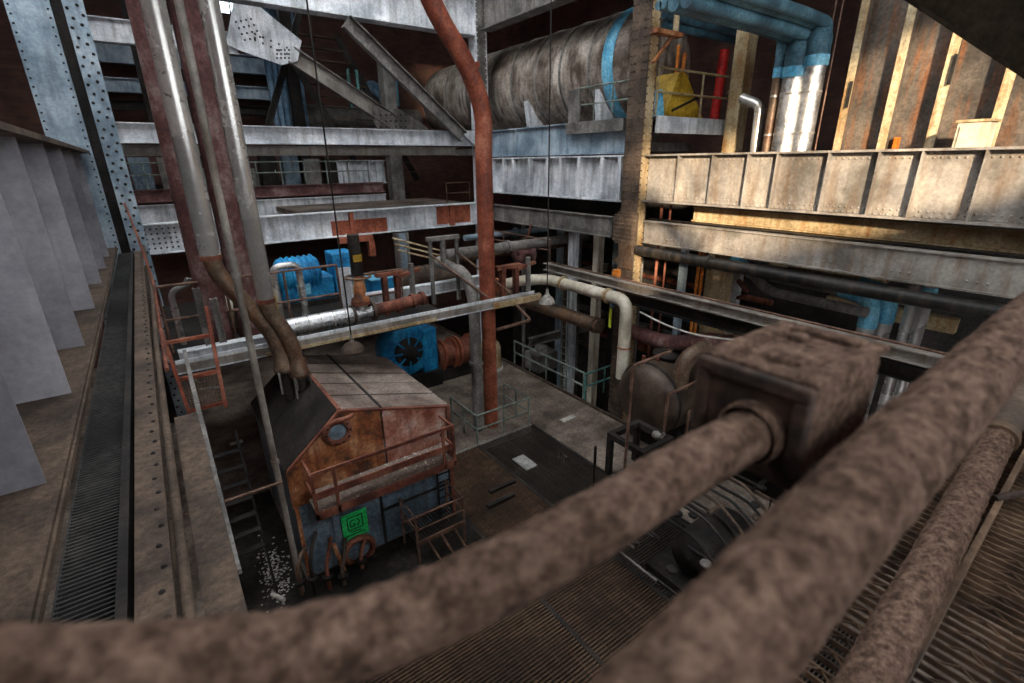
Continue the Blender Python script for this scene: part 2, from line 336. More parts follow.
# back wall of brick with tall windows
wb = MB(); WX = [(1.2, 3.2), (6.0, 8.0)]; x = -9
for a, b in WX: wb.box(x, a, 38, 38.5, -4, 22); wb.box(a, b, 38, 38.5, -4, 17.5); wb.box(a, b, 38, 38.5, 21, 22); x = b
wb.box(x, 30, 38, 38.5, -4, 22)
wb.build('wall_back', 'brick', kind='structure', label='sooty brick end wall')
for i, (a, b) in enumerate(WX):
    wf = MB(); wf.box(a, b, 38.1, 38.2, 17.5, 17.6); wf.box(a, b, 38.1, 38.2, 20.9, 21)
    for k in range(4): xx = a+(b-a-.08)*k/3; wf.box(xx, xx+.08, 38.1, 38.2, 17.6, 20.9)
    wf.box(a, b, 38.11, 38.19, 19.2, 19.28)
    o = wf.build('window_%d' % (i+1), 'dark', kind='structure', label='tall window high in the brick end wall')
    for k in range(3):
        for z0, z1 in ((17.6, 19.2), (19.28, 20.9)):
            xx = a+(b-a-.08)*k/3; MB().box(xx+.08, xx+(b-a-.08)/3, 38.14, 38.15, z0, z1).build('pane', 'glass', o)
MB().box(-9.4, -9, -4.4, 38.5, -4, 22).build('wall_left', 'brick', kind='structure', label='dark brick side wall behind the pale girder')
MB().box(30, 30.4, -4.4, 38.5, -4, 22).build('wall_right', 'brick', kind='structure', label='dark side wall behind the boiler')
wf = MB()
for (a, b_, z0, z1) in ((-9.4, -4, -4, 22), (-4, 13.5, -4, 10.7), (-4, 13.5, 15.3, 22), (13.5, 30.4, -4, 22)): wf.box(a, b_, -4.4, -4, z0, z1)
wf.build('added_wall_front', 'brick', kind='structure', label='added brick wall behind the camera, its one wide opening shaping the sunlight')  # unseen wall, added so the sun reaches only the right-hand structures
wf = MB()
for x in (-4, 1.8, 7.6, 13.4): wf.box(x, x+.1, -4.25, -4.15, 10.7, 15.3)
for z in (10.7, 15.2): wf.box(-4, 13.5, -4.25, -4.15, z, z+.1)
wf.build('window_3', 'dark', kind='structure', label='added steel frame of the unseen opening that lets the sun in')
MB().box(-9, -.6, -1.2, -.9, -4, 22).build('light_blocking_wall', 'brick', kind='structure', label='added unseen brick screen behind the camera, blocking window light on the left')  # added unseen wall that keeps window light off the near fins
ce = MB(); xs = [-9.4, -4, -1, 5, 8, 30.4]
ce.box(-9.4, -1, -4.4, 7, 22, 22.4); ce.box(-9.4, -1, 16.5, 38.5, 22, 22.4); ce.box(-9.4, -8, 7, 16.5, 22, 22.4); ce.box(9, 30.4, -4.4, 38.5, 22, 22.4)  # openings left where they steer daylight and sun through the roof
ce.box(-1, 9, 21, 38.5, 22, 22.4)
ce.box(-1, 9, -4.4, 4, 22, 22.4)
for y in (4, 12): ce.box(-1, 9, y, y+1, 22, 22.4)
ce.build('ceiling', 'roof', kind='structure', label='sooty roof with long open rooflights placed to shape the daylight')

# ================================================================== RIGHT HAND FRAME (plane x = 13)
c = column('riveted_column', 'tall brown riveted column between the two pale plate girders, rust streaked', 13, 13.45, 11.0, 11.7, -4, 22, 'dusty', 'cream')
gp = MB().prism([(10.9, 6.3), (11.8, 6.3), (11.95, 6.45), (11.95, 7.1), (11.75, 7.35), (10.9, 7.35)], 'x', 12.94, 12.998).build('gusset_plate', 'dusty', c)
rb = MB()
for i in range(8):
    for j in range(7):
        y = 10.97+i*.13; z = 6.4+j*.14
        rb.rivet((12.94, y, z), (-1, 0, 0), .04)
rb.build('gusset_rivets', 'dusty', gp, stuff=True)
MB().prism([(11.05, 5.5), (11.55, 5.5), (11.85, 5.75), (11.6, 5.85), (11.6, 6.3), (11.15, 6.3)], 'x', 12.93, 12.998).build('rust_bracket', 'brownelbow', c)
MB().box(12.75, 12.998, 11.5, 11.68, 5.0, 5.4).build('yellow_marker', 'orange', c)

def plate_girder(label, y0, y1, z0, z1, xw, ys, mat, group='pale plate girders on the right'):
    o = ibeam('plate_girder', label, (xw, y0, z0), (xw, y1, z0), z1-z0, .5, mat, .05, .03, [y-y0 for y in ys], .22, True, .13, group, side=(-1, 0, 0), rr=.03)
    rb = MB()
    for y in ys:
        for zz in range(1, 10): rb.rivet((xw-.016, y+.09, z0+(z1-z0)*zz/10), (-1, 0, 0), .028)
    yy = y0+.1
    while yy < y1-.1:
        rb.rivet((xw-.016, yy+.065, z0+.18), (-1, 0, 0), .03); rb.rivet((xw-.016, yy+.065, z1-.18), (-1, 0, 0), .03); yy += .13
    if mat == 'white':
        for y in ys: MB().box(xw-.27, xw-.245, y-.07, y+.07, z0+.05, z1-.05).build('stiffener_face', mat, o)
    rb.build('stiffener_rivets', mat, o, stuff=True)
    return o
plate_girder('pale stiffened plate girder running from the riveted column to the right edge of the photo', .2, 10.93, 7.72, 9.15, 13.35, (9.68, 8.55, 7.51, 6.74, 5.54, 4.53, 3.76, 2.77, 1.9, 1.0), 'tan')
plate_girder('pale grey stiffened plate girder under the big drum, left of the riveted column', 11.78, 20.25, 7.65, 9.15, 13.35, (18.71, 18.02, 16.88, 15.71, 14.95, 13.93, 12.77, 11.95, 19.6), 'white')
def ladderbeam(label, y0, y1, mat):
    o = ibeam('channel_beam', label, (13.15, y0, 6.42), (13.15, y1, 6.42), .72, .2, mat, .04, .05, (), None, False, side=(-1, 0, 0), group='long beams below the plate girders')
    rb = MB()
    y = y0+.5
    while y < y1-.3:
        for k in range(random.choice((3, 4, 6))):
            rb.rivet((13.12, y+.16*(k % 3), 6.62+.26*(k//3)), (-1, 0, 0), .035)
        y += random.uniform(.9, 1.5)
    rb.build('rivet_rows', mat, o, stuff=True); return o
ladderbeam('long tan riveted channel beam right of the column, below the stiffened girder', .2, 10.74, 'tan')
ladderbeam('long grey channel beam left of the column, below the stiffened girder', 12.17, 20.3, 'grey')
ibeam('support_beam', 'plain blue grey beam that carries the big drum', (13.5, 11.75, 9.2), (13.5, 20.3, 9.2), 1.1, .3, 'blue_grey', .04, .03, (3.2, 6.4), .13, True, .3, side=(-1, 0, 0))
ibeam('crane_beam', 'ochre lit beam just behind and below the right plate girder', (13.95, .5, 7.16), (13.95, 9.5, 7.16), .44, .2, 'cream', .04, rivets=False, side=(-1, 0, 0))
ibeam('crane_beam', 'black channel lying under the ochre beam at right', (13.6, .5, 6.9), (13.6, 10.9, 6.9), .26, .2, 'black', .03, rivets=False, side=(-1, 0, 0))

# far right column of the cross frame
c = column('steel_column', 'grey riveted column behind the red pipe where all cross beams end', 12.95, 13.5, 20.4, 21.0, -4, 22, 'white', 'grey')
MB().prism([(11.3, 10.3), (13.3, 10.3), (13.3, 9.0), (12.9, 9.0), (12.75, 9.6), (11.9, 10.3)][::-1], 'y', 20.3, 20.36).build('gusset_plate', 'white', c)
# ================================================================== CROSS FRAME (plane y = 20.7)
YB = 20.7
b = ibeam('cross_beam', 'white cross beam with two orange primer patches, lowest of the far frame', (-.3, YB, 6.18), (12.95, YB, 6.18), 1.0, .5, 'white', .04, rivets=True, rs=.3, side=(0, -1, 0), rr=.03)
for (a0, a1, z0, z1) in ((331, 386, 6.22, 6.8), (437, 470, 6.3, 7.1)):
    xa = P(a0, 225, y=YB).x; xb = P(a1, 215, y=YB).x
    MB().box(xa, xb, YB-.035, YB-.016, z0, z1).build('primer_patch', 'primer', b)
rb = MB()
for i in range(7):
    for j in range(5): rb.rivet((-.2+i*.17, YB-.016, 6.35+j*.16), (0, -1, 0), .035)
rb.build('end_rivets', 'dark', b, stuff=True)
MB().box(P(448, 200, y=YB).x, P(452, 200, y=YB).x, YB-.2, YB-.016, 6.22, 7.14).build('stiffener', 'primer', b)
MB().box(P(346, 200, y=YB).x, P(350, 200, y=YB).x, YB-.2, YB-.016, 6.22, 7.14).build('stiffener', 'primer', b)
b = ibeam('cross_beam', 'pale cross beam in the middle of the far frame, under the long brace', (-.3, YB, 9.68), (12.95, YB, 9.68), .6, .4, 'white', .03, rivets=True, rs=.3, side=(0, -1, 0))
ibeam('cross_beam', 'brown lower chord just below the middle cross beam', (-.3, YB+.6, 9.3), (12.2, YB+.6, 9.3), .34, .3, 'tan', .03, rivets=False, side=(0, -1, 0))
ibeam('cross_beam', 'deep white riveted girder along the top of the far frame', (-.3, YB, 14.05), (12.95, YB, 14.05), 1.5, .6, 'white', .05, stiff=(3, 6, 9.4, 11.6), rivets=True, rs=.22, side=(0, -1, 0), rr=.035)
ibeam('cross_beam', 'deep grey girder above the drum, running on from the far column', (13.3, 12, 14.2), (13.3, 20.2, 14.2), 1.4, .6, 'grey', .05, stiff=(2, 5), rivets=True, rs=.22, side=(-1, 0, 0), rr=.03)
# long brace D1
diag('diagonal_brace', 'long grey diagonal brace running down to the right onto the middle cross beam', P(345, 22, y=20.2), P(462, 137, y=20.2), .5, .25, 'grey')
# left column
c = column('riveted_column', 'blue grey riveted column at the far end of the pale finned girder', -1.9, -.95, 20.3, 21.1, 0, 22, 'blue_grey', 'blue_grey', rmat='dark', sides=('y',))
rb = MB()
MB().box(-.68, -.2, 20.25, 20.31, 0, 22).build('flange_plate', 'blue_grey', c)
MB().box(-.95, -.68, 20.5, 20.54, 0, 22).build('web_plate', 'dark', c)
MB().box(-1.62, -1.22, 20.24, 20.3, 0, 10.6).build('cover_plate', 'blue_grey', c)
for k in range(90):
    z = .2+k*.24
    rb.rivet((-.6+.08*(k % 2), 20.25, z), (0, -1, 0), .045); rb.rivet((-.36+.08*(k % 2), 20.25, z+.1), (0, -1, 0), .045)
rb.build('flange_rivets', 'dark', c, stuff=True)

# ================================================================== LEFT FINNED GIRDER AND WALKWAY
g = thing('finned_girder', 'deep pale grey girder with tall fin stiffeners along the left walkway', 'girder', (-1.6, 11, 6.5))
MB().box(-1.78, -1.74, .5, 20.2, 6.56, 9.36).build('web', 'fin', g)
MB().box(-2.4, -1.0, .5, 20.2, 6.5, 6.56).build('bottom_flange', 'dusty', g)
MB().box(-2.4, -1.0, .5, 20.2, 9.36, 9.44).build('top_flange', 'dusty', g)
for y in (3.0, 5.0, 7.1, 9.05, 11.5, 14.0, 16.1, 18.2): MB().box(-1.74, -1.14, y, y+.03, 6.56, 9.36).build('fin_stiffener', 'fin', g)
MB().box(-1.06, -1.02, .5, 20.2, 6.56, 6.6).build('flange_strip', 'dusty', g)
wk = thing('grating_walkway', 'dark grating walkway beside the pale finned girder', 'walkway', (-.8, 11, 6.3))
grating(MB(), -.98, -.66, 2, 19.5, 6.45, .045, .22, 'x', .014).build('grating', 'grateblue', wk, stuff=True)
MB().box(-.66, -.6, 2, 19.5, 6.3, 6.5).build('edge_bar', 'dark', wk)
MB().box(-.99, -.96, 2, 19.5, 6.3, 6.44).build('edge_bar', 'dark', wk)
for y in range(3, 20, 2): MB().box(-.98, -.6, y, y+.06, 6.3, 6.4).build('cross_bearer', 'dark', wk)
ch = thing('channel_beam', 'brown dusty riveted channel edging the left walkway', 'beam', (-.45, 11, 6.1))
MB().box(-.56, -.36, 2, 19.2, 6.47, 6.52).build('top_flange', 'dusty', ch)
MB().box(-.48, -.44, 2, 19.2, 6.05, 6.47).build('web', 'dusty', ch)
MB().box(-.56, -.36, 2, 19.2, 6.0, 6.05).build('bottom_flange', 'dusty', ch)
rb = MB()
for k in range(70): rb.rivet((-.42+.02*(k % 2), 2.2+k*.24, 6.52), (0, 0, 1), .022)
rb.build('rivet_row', 'dark', ch, stuff=True)
pipe('conduit_pipe', 'thin dusty conduit lying along the walkway channel', [(-.31, 2, 6.42), (-.31, 9, 6.42), (-.27, 13, 6.42), (-.3, 19.5, 6.6)], .035, 'dusty')
pipe('conduit_pipe', 'second thin conduit bending up along the walkway channel', [(-.24, 8, 6.3), (-.22, 14, 6.45), (-.33, 16.5, 7.2), (-.5, 19.8, 7.9)], .03, 'rust', .3)
pl = thing('ledge_plate', 'brown dusty ledge strip beyond the walkway conduits', 'ledge', (-.18, 5, 5.9))
MB().box(-.26, -.02, 2, 6.7, 6.08, 6.12).build('top_sheet', 'dusty', pl); MB().box(-.05, -.02, 2, 6.7, 5.85, 6.08).build('lip', 'dark', pl)
MB().box(-.26, -.23, 2, 6.7, 5.85, 6.08).build('lip', 'dark', pl)
MB().bar((-.02, 4, 5.75), (.02, 10.5, 5.75), .06, .05).build('handrail_bar', 'grey', pl)

# ================================================================== FOREGROUND CONDUITS, BOX, GRATING
def dusty_tube(pts, r, n=20, amp=.0022, sub=40, rr=None):
    """pipe coated in uneven dust: rings are perturbed"""
    pts = [V(p) for p in pts]; q = []
    for i in range(len(pts)-1):
        p0 = pts[max(i-1, 0)]; p1 = pts[i]; p2 = pts[i+1]; p3 = pts[min(i+2, len(pts)-1)]
        for k in range(sub):
            t = k/sub; q.append(.5*((2*p1)+(p2-p0)*t+(2*p0-5*p1+4*p2-p3)*t*t+(3*p1-p0-3*p2+p3)*t**3))
    q.append(pts[-1]); mb = MB().tube(q, r, n)
    from mathutils import noise
    for i in range(len(q)*n):
        v = mb.v[i]; c = q[i//n]; d = (v-c).normalized(); up = max(0, d.z)
        k = noise.fractal(v*38, 1.0, 2.0, 4)*amp*(.6+1.6*up) + max(0, noise.noise(v*90)-.35)*amp*4*up
        mb.v[i] = v+d*k
    return mb
x0 = .72
t = thing('junction_box_conduit', 'dust caked curved conduit crossing the bottom of the photo into the square junction box', 'conduit', (.3, .4, 8.53))
dusty_tube([P(-260, 690, d=.37), P(-130, 688, d=.385), P(0, 680, d=.405), P(130, 674, d=.435), P(255, 660, d=.47), P(365, 633, d=.505), P(470, 590, d=.545), P(585, 531, d=.61), P(670, 478, d=.69), (x0+.02, .338, 8.583)], .041).build('conduit_body', 'dust', t)
jb = thing('junction_box', 'square dust covered junction box with raised lid rim, on the conduit', 'box', (.9, .35, 8.5))
by0, by1, bz0, bz1, bx1 = .265, .445, 8.515, 8.68, 1.0
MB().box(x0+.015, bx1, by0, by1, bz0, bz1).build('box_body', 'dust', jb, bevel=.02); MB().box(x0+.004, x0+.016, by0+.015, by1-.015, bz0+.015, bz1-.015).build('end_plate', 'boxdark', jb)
fr = MB()
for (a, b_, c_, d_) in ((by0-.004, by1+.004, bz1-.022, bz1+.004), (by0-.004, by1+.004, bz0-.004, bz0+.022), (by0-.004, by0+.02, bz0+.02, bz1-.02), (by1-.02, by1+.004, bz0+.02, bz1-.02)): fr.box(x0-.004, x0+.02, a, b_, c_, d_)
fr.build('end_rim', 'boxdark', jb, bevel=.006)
lr = MB()
for (a, b_, c_, d_) in ((x0+.01, bx1+.004, by0-.004, by0+.028), (x0+.01, bx1+.004, by1-.028, by1+.004), (x0+.01, x0+.036, by0+.028, by1-.028), (bx1-.03, bx1+.004, by0+.028, by1-.028)): lr.box(a, b_, c_, d_, bz1-.004, bz1+.012)
lr.build('lid_rim', 'dust', jb, bevel=.006)
MB().lathe((.83, .35, bz1-.002), (0, 0, 1), [(.036, 0), (.036, .007), (.03, .012), (.001, .012)], 20).build('lid_boss', 'dust', jb)
MB().lathe((.94, .385, bz1-.002), (0, 0, 1), [(.02, 0), (.02, .007), (.015, .012), (.001, .012)], 14).build('lid_screw', 'dust', jb)
MB().lathe((x0-.02, .338, 8.585), (1, 0, 0), [(.047, 0), (.052, .004), (.052, .024)], 20).build('conduit_collar', 'dust', jb)
dusty_tube([(.2, .152, 8.549), (.42, .156, 8.579), (.7, .159, 8.606), (1.0, .164, 8.618), (1.54, .174, 8.634), (2.3, .184, 8.654)], .055, n=24, amp=.004).build('guard_pipe', 'dust', label='thick dust caked pipe in the right foreground, leading out of the right edge', cat='pipe')
# near platform
nb = thing('grating_platform', 'bronze bar grating platform at the lower right corner', 'platform', (3, -.3, 7.5))
gm = MB(); k = 0; x = .6
while x < 5.2:
    gm.box(x-.0025, x+.0025, -2.2, .52, 7.578, 7.6)
    y = -2.16
    while y < .45:      # crimped bars riveted between the bearing bars
        s_ = .5 if k % 2 else 0
        gm.bar((x, y+s_*.24, 7.592), (x+.042, y+.06+s_*.24, 7.592), .003, .008); gm.bar((x+.042, y+.06+s_*.24, 7.592), (x, y+.12+s_*.24, 7.592), .003, .008); y += .24
    x += .042; k += 1
gm.build('bar_grating', 'bronze', nb, stuff=True)
MB().box(.6, 5.2, .5, .53, 7.5, 7.61).build('edge_bar', 'dusty', nb)
MB().bar((.7, .115, 7.628), (5.1, .27, 7.628), .02, .055).build('angle_iron', 'bronze', nb)
MB().box(.6, 5.2, -.05, .0, 7.3, 7.55).build('bearer', 'dark', nb)
LA = P(868, 683, z=7.67); LB = P(998, 438, z=7.67); LD = (LB-LA).normalized()
t = thing('lagged_pipe', 'brown lagged pipe lying on the grating at lower right', 'pipe', (2.4, .3, 7.6))
dusty_tube([LA-LD*.4, LA.lerp(LB, .5), LB], .064, n=22, amp=.006, sub=60).build('pipe_body', 'dust', t)
MB().cyl(LB-LD*.03, LB+LD*.04, .08, n=22).build('end_collar', 'bronze', t)
MB().cyl(LB+LD*.04, LB+LD*1.6, .07, n=22).build('bare_length', 'dusty', t)
q = P(1008, 497, z=7.66)
t = thing('lifting_hook', 'small brown hooked clip on the angle iron at the right edge', 'hook', (q.x, q.y, 7.6))
MB().tube([q+V((-.06, .03, 0)), q+V((.02, 0, .0)), q+V((.09, -.035, 0)), q+V((.11, -.07, -.02)), q+V((.06, -.085, -.05))], .014, 8, .03).build('hook_bar', 'boxdark', t)

# ================================================================== MACHINE HOUSING (front y = 9.9)
F0, F1 = 9.9, 13.9
mh = thing('machine_housing', 'rusty gabled machine housing with porthole and green sign, centre left', 'machine', (3.1, 11.4, 0))
MB().box(1.25, 5.05, F0+.02, F1, 0, 2.9).build('body', 'casing', mh)
# front casing panels, each proud of the body
for (a, b_, z0, z1) in ((1.25, 1.9, .05, 1.95), (1.95, 3.1, .05, 1.95), (3.15, 4.95, .05, 1.0), (3.15, 4.95, 1.05, 1.95)):
    MB().box(a, b_, F0-.02, F0+.02, z0, z1).build('front_panel', 'casing', mh)
MB().prism([(1.25, 2.0), (3.35, 2.0), (3.35, 3.72), (2.45, 3.98), (1.25, 2.95)], 'y', F0-.03, F0+.02).build('rusty_front_panel', 'rustface', mh)
MB().prism([(3.39, 2.0), (5.05, 2.0), (5.05, 3.27), (3.39, 3.71)], 'y', F0-.05, F0+.02).build('worn_front_panel', 'pinkface', mh)
for (xa, za, xb, zb) in ((1.25, 2.95, 2.45, 3.98), (2.45, 3.98, 5.05, 3.27)):
    MB().bar((xa, F0-.05, za), (xb, F0-.05, zb), .08, .05).build('edge_angle', 'rust', mh)
MB().bar((1.27, F0-.05, 0), (1.27, F0-.05, 2.95), .08, .08).build('edge_angle', 'rustface', mh)
MB().bar((5.05, F0-.05, 0), (5.05, F0-.05, 3.3), .1, .1).build('edge_angle', 'rust', mh)
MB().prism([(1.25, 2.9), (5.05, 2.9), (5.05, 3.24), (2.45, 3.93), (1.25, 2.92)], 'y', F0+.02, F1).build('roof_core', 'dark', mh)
def rz(x): return 3.98-(x-2.45)*.273
for i in range(5):      # roof sheets on the gentle slope, seams between them
    ya = F0+.0+i*.81; yb = ya+.78
    MB().plate([(2.5, ya, rz(2.5)), (3.36, ya, rz(3.36)), (3.36, yb, rz(3.36)), (2.5, yb, rz(2.5))], .03).build('roof_sheet', 'roofp', mh)
    MB().plate([(3.4, ya, rz(3.4)), (5.1, ya, rz(5.1)), (5.1, yb, rz(5.1)), (3.4, yb, rz(3.4))], .03+.01*(i % 2)).build('roof_sheet', 'roofp', mh)
for i in range(1, 5): yy = F0+i*.81-.015; MB().bar((2.5, yy, rz(2.5)+.03), (5.1, yy, rz(5.1)+.03), .035, .02).build('roof_seam', 'dark', mh)
MB().bar((3.38, F0-.02, rz(3.38)+.04), (3.38, F1+.05, rz(3.38)+.04), .05, .05).build('roof_seam', 'dark', mh)
MB().bar((2.46, F0-.02, 4.01), (2.46, F1, 4.01), .08, .05).build('ridge_strip', 'rust', mh)
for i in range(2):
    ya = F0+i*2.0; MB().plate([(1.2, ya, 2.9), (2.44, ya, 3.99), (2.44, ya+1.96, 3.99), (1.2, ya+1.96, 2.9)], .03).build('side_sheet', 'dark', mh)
MB().prism([(1.2, 2.9), (1.5, 3.17), (1.5, 2.2), (1.2, 2.0)], 'y', F0-.055, F0-.03).build('corner_patch', 'rustface', mh)
# porthole
pc = P(337, 431, y=F0-.05)
ph = MB().lathe(pc, (0, -1, 0), [(.3, 0), (.33, .05), (.3, .1), (.22, .12), (.2, .06), (.2, .02)], 20).build('porthole_ring', 'rust', mh)
MB().lathe(pc, (0, -1, 0), [(.2, .03), (.1, .05), (.001, .06)], 16).build('porthole_glass', 'blue_grey', ph)
rb = MB()
for i in range(10): a = i*math.pi/5; rb.rivet(pc+V((math.cos(a)*.26, -.11, math.sin(a)*.26)), (0, -1, 0), .03)
rb.build('ring_bolts', 'dark', ph, stuff=True)
MB().tube([pc+V((-.1, -.1, .25)), pc+V((.02, -.3, .4)), pc+V((.2, -.35, .42)), pc+V((.32, -.2, .38))], .05, 8, .08).build('latch_pipe', 'rust', mh)
# front balcony
bz = 2.1; byA = 9.2
bal = MB().box(1.55, 4.85, byA, F0-.05, bz-.06, bz).build('balcony_deck', 'roofp', mh)
MB().box(1.52, 4.88, byA-.05, byA, bz-.12, bz+.06).build('balcony_kick_plate', 'rust', mh)
for (za, hh) in ((bz+.38, .16), (bz+.95, .08)):
    MB().box(1.55, 4.85, byA-.04, byA, za, za+hh).build('balcony_rail', 'rust', mh)
MB().box(1.6, 4.8, byA+.02, byA+.3, bz+.38, bz+.42).build('balcony_shelf', 'roofp', mh)
for xx in (1.55, 2.0, 4.55, 4.82): MB().box(xx-.03, xx+.03, byA-.05, byA+.01, bz-.1, bz+1.0).build('balcony_post', 'rust', mh)
for xx in (1.55, 4.82):
    MB().bar((xx, byA, bz+.98), (xx, F0, bz+.98), .05).build('balcony_side_rail', 'rust', mh); MB().bar((xx, byA, bz+.45), (xx, F0, bz+.45), .05).build('balcony_side_rail', 'rust', mh)
for xx in (1.9, 3.2, 4.6): MB().bar((xx, byA+.05, bz-.06), (xx, F0, bz-.6), .06).build('balcony_strut', 'dark', mh)
# debris on the deck
db = MB()
for i in range(90):
    xx = random.uniform(2.3, 4.75); yy = random.uniform(byA+.03, byA+.28); s_ = random.uniform(.01, .03); db.box(xx, xx+s_*1.5, yy, yy+s_, bz+.42, bz+.42+s_*.5)
for i in range(60):
    xx = random.uniform(1.6, 4.75); yy = random.uniform(byA+.02, F0-.15); s_ = random.uniform(.01, .03); db.box(xx, xx+s_*1.5, yy, yy+s_, bz, bz+s_*.5)
db.build('debris', 'paper', mh, stuff=True)
# green sign
g0 = P(340.4, 518, y=F0-.05); g1 = P(369, 531, y=F0-.05)
gs = MB().box(g0.x, g1.x, F0-.055, F0-.022, g1.z, g0.z).build('green_sign', 'green', mh, label='fluorescent green painted square with dark marks')
sg = MB(); gw = g1.x-g0.x; gh = g0.z-g1.z
def mark(u0, v0, u1, v1, wd=.03): sg.bar((g0.x+u0*gw, F0-.058, g1.z+v0*gh), (g0.x+u1*gw, F0-.058, g1.z+v1*gh), wd, .006, up=(0, 1, 0))
for q in ((.22, .35, .22, .85), (.22, .85, .8, .85), (.8, .85, .8, .35), (.22, .35, .8, .35), (.32, .72, .5, .72), (.32, .72, .32, .48), (.32, .48, .48, .48), (.48, .48, .48, .6), (.58, .75, .7, .6), (.7, .6, .58, .45), (.1, .15, .85, .15), (.3, .25, .7, .25)): mark(*q)
sg.build('sign_marks', 'ink', gs)
# round inspection door, below the sign
dc = P(358, 548, y=F0-.05)
dr = MB().lathe(dc, (0, -1, 0), [(.38, 0), (.42, .08), (.38, .16), (.3, .16), (.28, .04)], 20).build('round_door_ring', 'rust', mh)
MB().lathe(dc, (0, -1, 0), [(.28, .05), (.1, .08), (.001, .08)], 16).build('door_plate', 'casing', dr)
MB().tube([dc+V((-.55, -.1, .5)), dc+V((-.45, -.25, -.2)), dc+V((-.4, -.25, -.7))], .05, 8).build('lever_pipe', 'rustface', mh)
# ladder on the right corner
for xx in (4.6, 4.95): MB().bar((xx, F0-.14, .1), (xx, F0-.14, 2.0), .035).build('ladder_rail', 'dark', mh)
for k in range(8): MB().bar((4.6, F0-.14, .25+k*.24), (4.95, F0-.14, .25+k*.24), .025).build('ladder_rung', 'dark', mh)
for (pa, pb) in (((2.0, 1.98), (4.95, 1.98)), ((3.12, .05), (3.12, 1.95)), ((3.15, 1.02), (4.95, 1.02))):
    MB().bar((pa[0], F0-.04, pa[1]), (pb[0], F0-.04, pb[1]), .06, .05).build('panel_strip', 'dark', mh)
# small railed landing in front, right
ld = thing('access_landing', 'small dark railed step platform in front of the machine housing ladder', 'platform', (4.1, 9.1, 0))
grating(MB(), 3.5, 4.75, 8.75, 9.6, .62, .07, .3, 'y', .02).build('tread_grating', 'dark', ld, stuff=True)
for xx in (3.5, 4.75):
    for yy in (8.75, 9.6): MB().bar((xx, yy, 0), (xx, yy, 1.35), .05).build('post', 'railrust', ld)
for za in (1.35, .98):
    MB().tube([(3.5, 9.6, za), (3.5, 8.75, za), (4.75, 8.75, za), (4.75, 9.6, za)], .025, 6).build('rail', 'railrust', ld)
MB().box(3.47, 4.78, 8.72, 8.78, .55, .65).build('edge_bar', 'railrust', ld); MB().box(3.47, 4.78, 9.57, 9.63, .55, .65).build('edge_bar', 'railrust', ld)
for k in range(3): MB().bar((3.75+k*.35, 8.72, .6), (3.95+k*.35, 8.4, 0), .04).build('brace', 'railrust', ld)
# burner pipework heap at the housing's front left foot
for i, (xx, yy, hh, mt, lab) in enumerate(((1.25, 9.35, 1.2, 'dark', 'rusty crooked pipe stub at the left foot of the machine housing'), (1.55, 9.3, .9, 'rust', 'rusted elbow pipe below the green sign'), (1.85, 9.2, .7, 'dusty', 'short grey outlet pipe under the round inspection door'), (2.35, 9.45, .55, 'rust', 'rust stained valve pipe under the round inspection door'), (1.0, 9.5, .95, 'brownelbow', 'brown bent pipe standing left of the machine housing foot'))):
    t = thing('burner_pipe', lab, 'pipe', (xx, yy, 0), 'burner pipes at the foot of the housing')
    MB().tube([(xx, yy, 0), (xx, yy, hh*.7), (xx+.12, yy+.1, hh), (xx+.3, F0-.08, hh)], .045, 10, .15).build('pipe_body', mt, t)
    MB().cyl((xx, yy, hh*.35), (xx, yy, hh*.35+.08), .11).build('flange', 'dark', t)
mo = thing('fallen_tube', 'short white tube lying on the dark floor beside the burner pipes', 'tube', P(278, 592, z=0))
q = P(272, 594, z=.06); MB().cyl(q, P(284, 600, z=.06), .05).build('tube_body', 'paper', mo)

# ================================================================== PIPES INTO THE HOUSING
def feedpipe(label, pts, r, rl):
    t = thing('feed_pipe', label, 'pipe', pts[-1], 'silver feed pipes of the machine housing')
    MB().tube(pts[:2], r, 20).build('straight_length', 'silver', t)
    q = [V(pts[1])+V((0, 0, .02))]+[V(p) for p in pts[2:]]
    MB().tube([V(pts[1])+V((0, 0, .3))]+[V(p) for p in pts[2:]], rl, 18, .45).build('bent_length', 'brownelbow', t)
    MB().cyl(V(pts[1])+V((0, 0, -.04)), V(pts[1])+V((0, 0, .06)), r*1.06, n=20).build('joint_band', 'rust', t)
    e = V(pts[-1]); MB().lathe(e, (0, 0, 1), [(rl*1.2, -.03), (rl*1.4, .0), (rl*1.4, .1), (rl*1.22, .14), (rl*1.15, .4), (rl*.98, .5)], 18).build('end_sleeve', 'brownelbow', t)
    MB().cyl(e+V((0, 0, -.02)), e+V((0, 0, -.75)), rl*.7, n=14).build('roof_stub', 'dark', t)
    for s_ in (-1, 1): MB().bar(e+V((s_*rl, -rl-.05, -.5)), e+V((s_*rl, -rl-.05, .05)), .04).build('clamp_bar', 'grey', t)
    return t
feedpipe('left silver feed pipe, its browned elbow running down right to the housing', [(.85, 12.05, 21.9), (.89, 12.05, 7.17), (.9, 12.05, 6.9), (1.81, 12.05, 5.25), (1.89, 12.05, 4.33)], .2, .175)
feedpipe('right silver feed pipe with a lower brown elbow beside the left one', [(1.75, 11.95, 21.9), (1.76, 11.95, 6.1), (1.77, 11.95, 5.85), (2.12, 11.9, 5.15), (2.18, 11.9, 4.17)], .18, .175)
pipe('drain_pipe', 'thin tan vertical pipe standing in front of the left corner of the machine housing', [(1.02, 9.6, 0), (1.02, 9.6, 20)], .06, 'tan', joints=[((1.02, 9.6, 3.4), (0, 0, 1)), ((1.02, 9.6, 7.2), (0, 0, 1))])
pipe('duct_pipe', 'thick dark maroon vertical pipe left of the silver feed pipes', [(.86, 14.2, 4.6), (.86, 14.2, 21.9)], .31, 'brownpipe', n=20, joints=[((.86, 14.2, 8.3), (0, 0, 1))], jr=1.06, jw=.15)
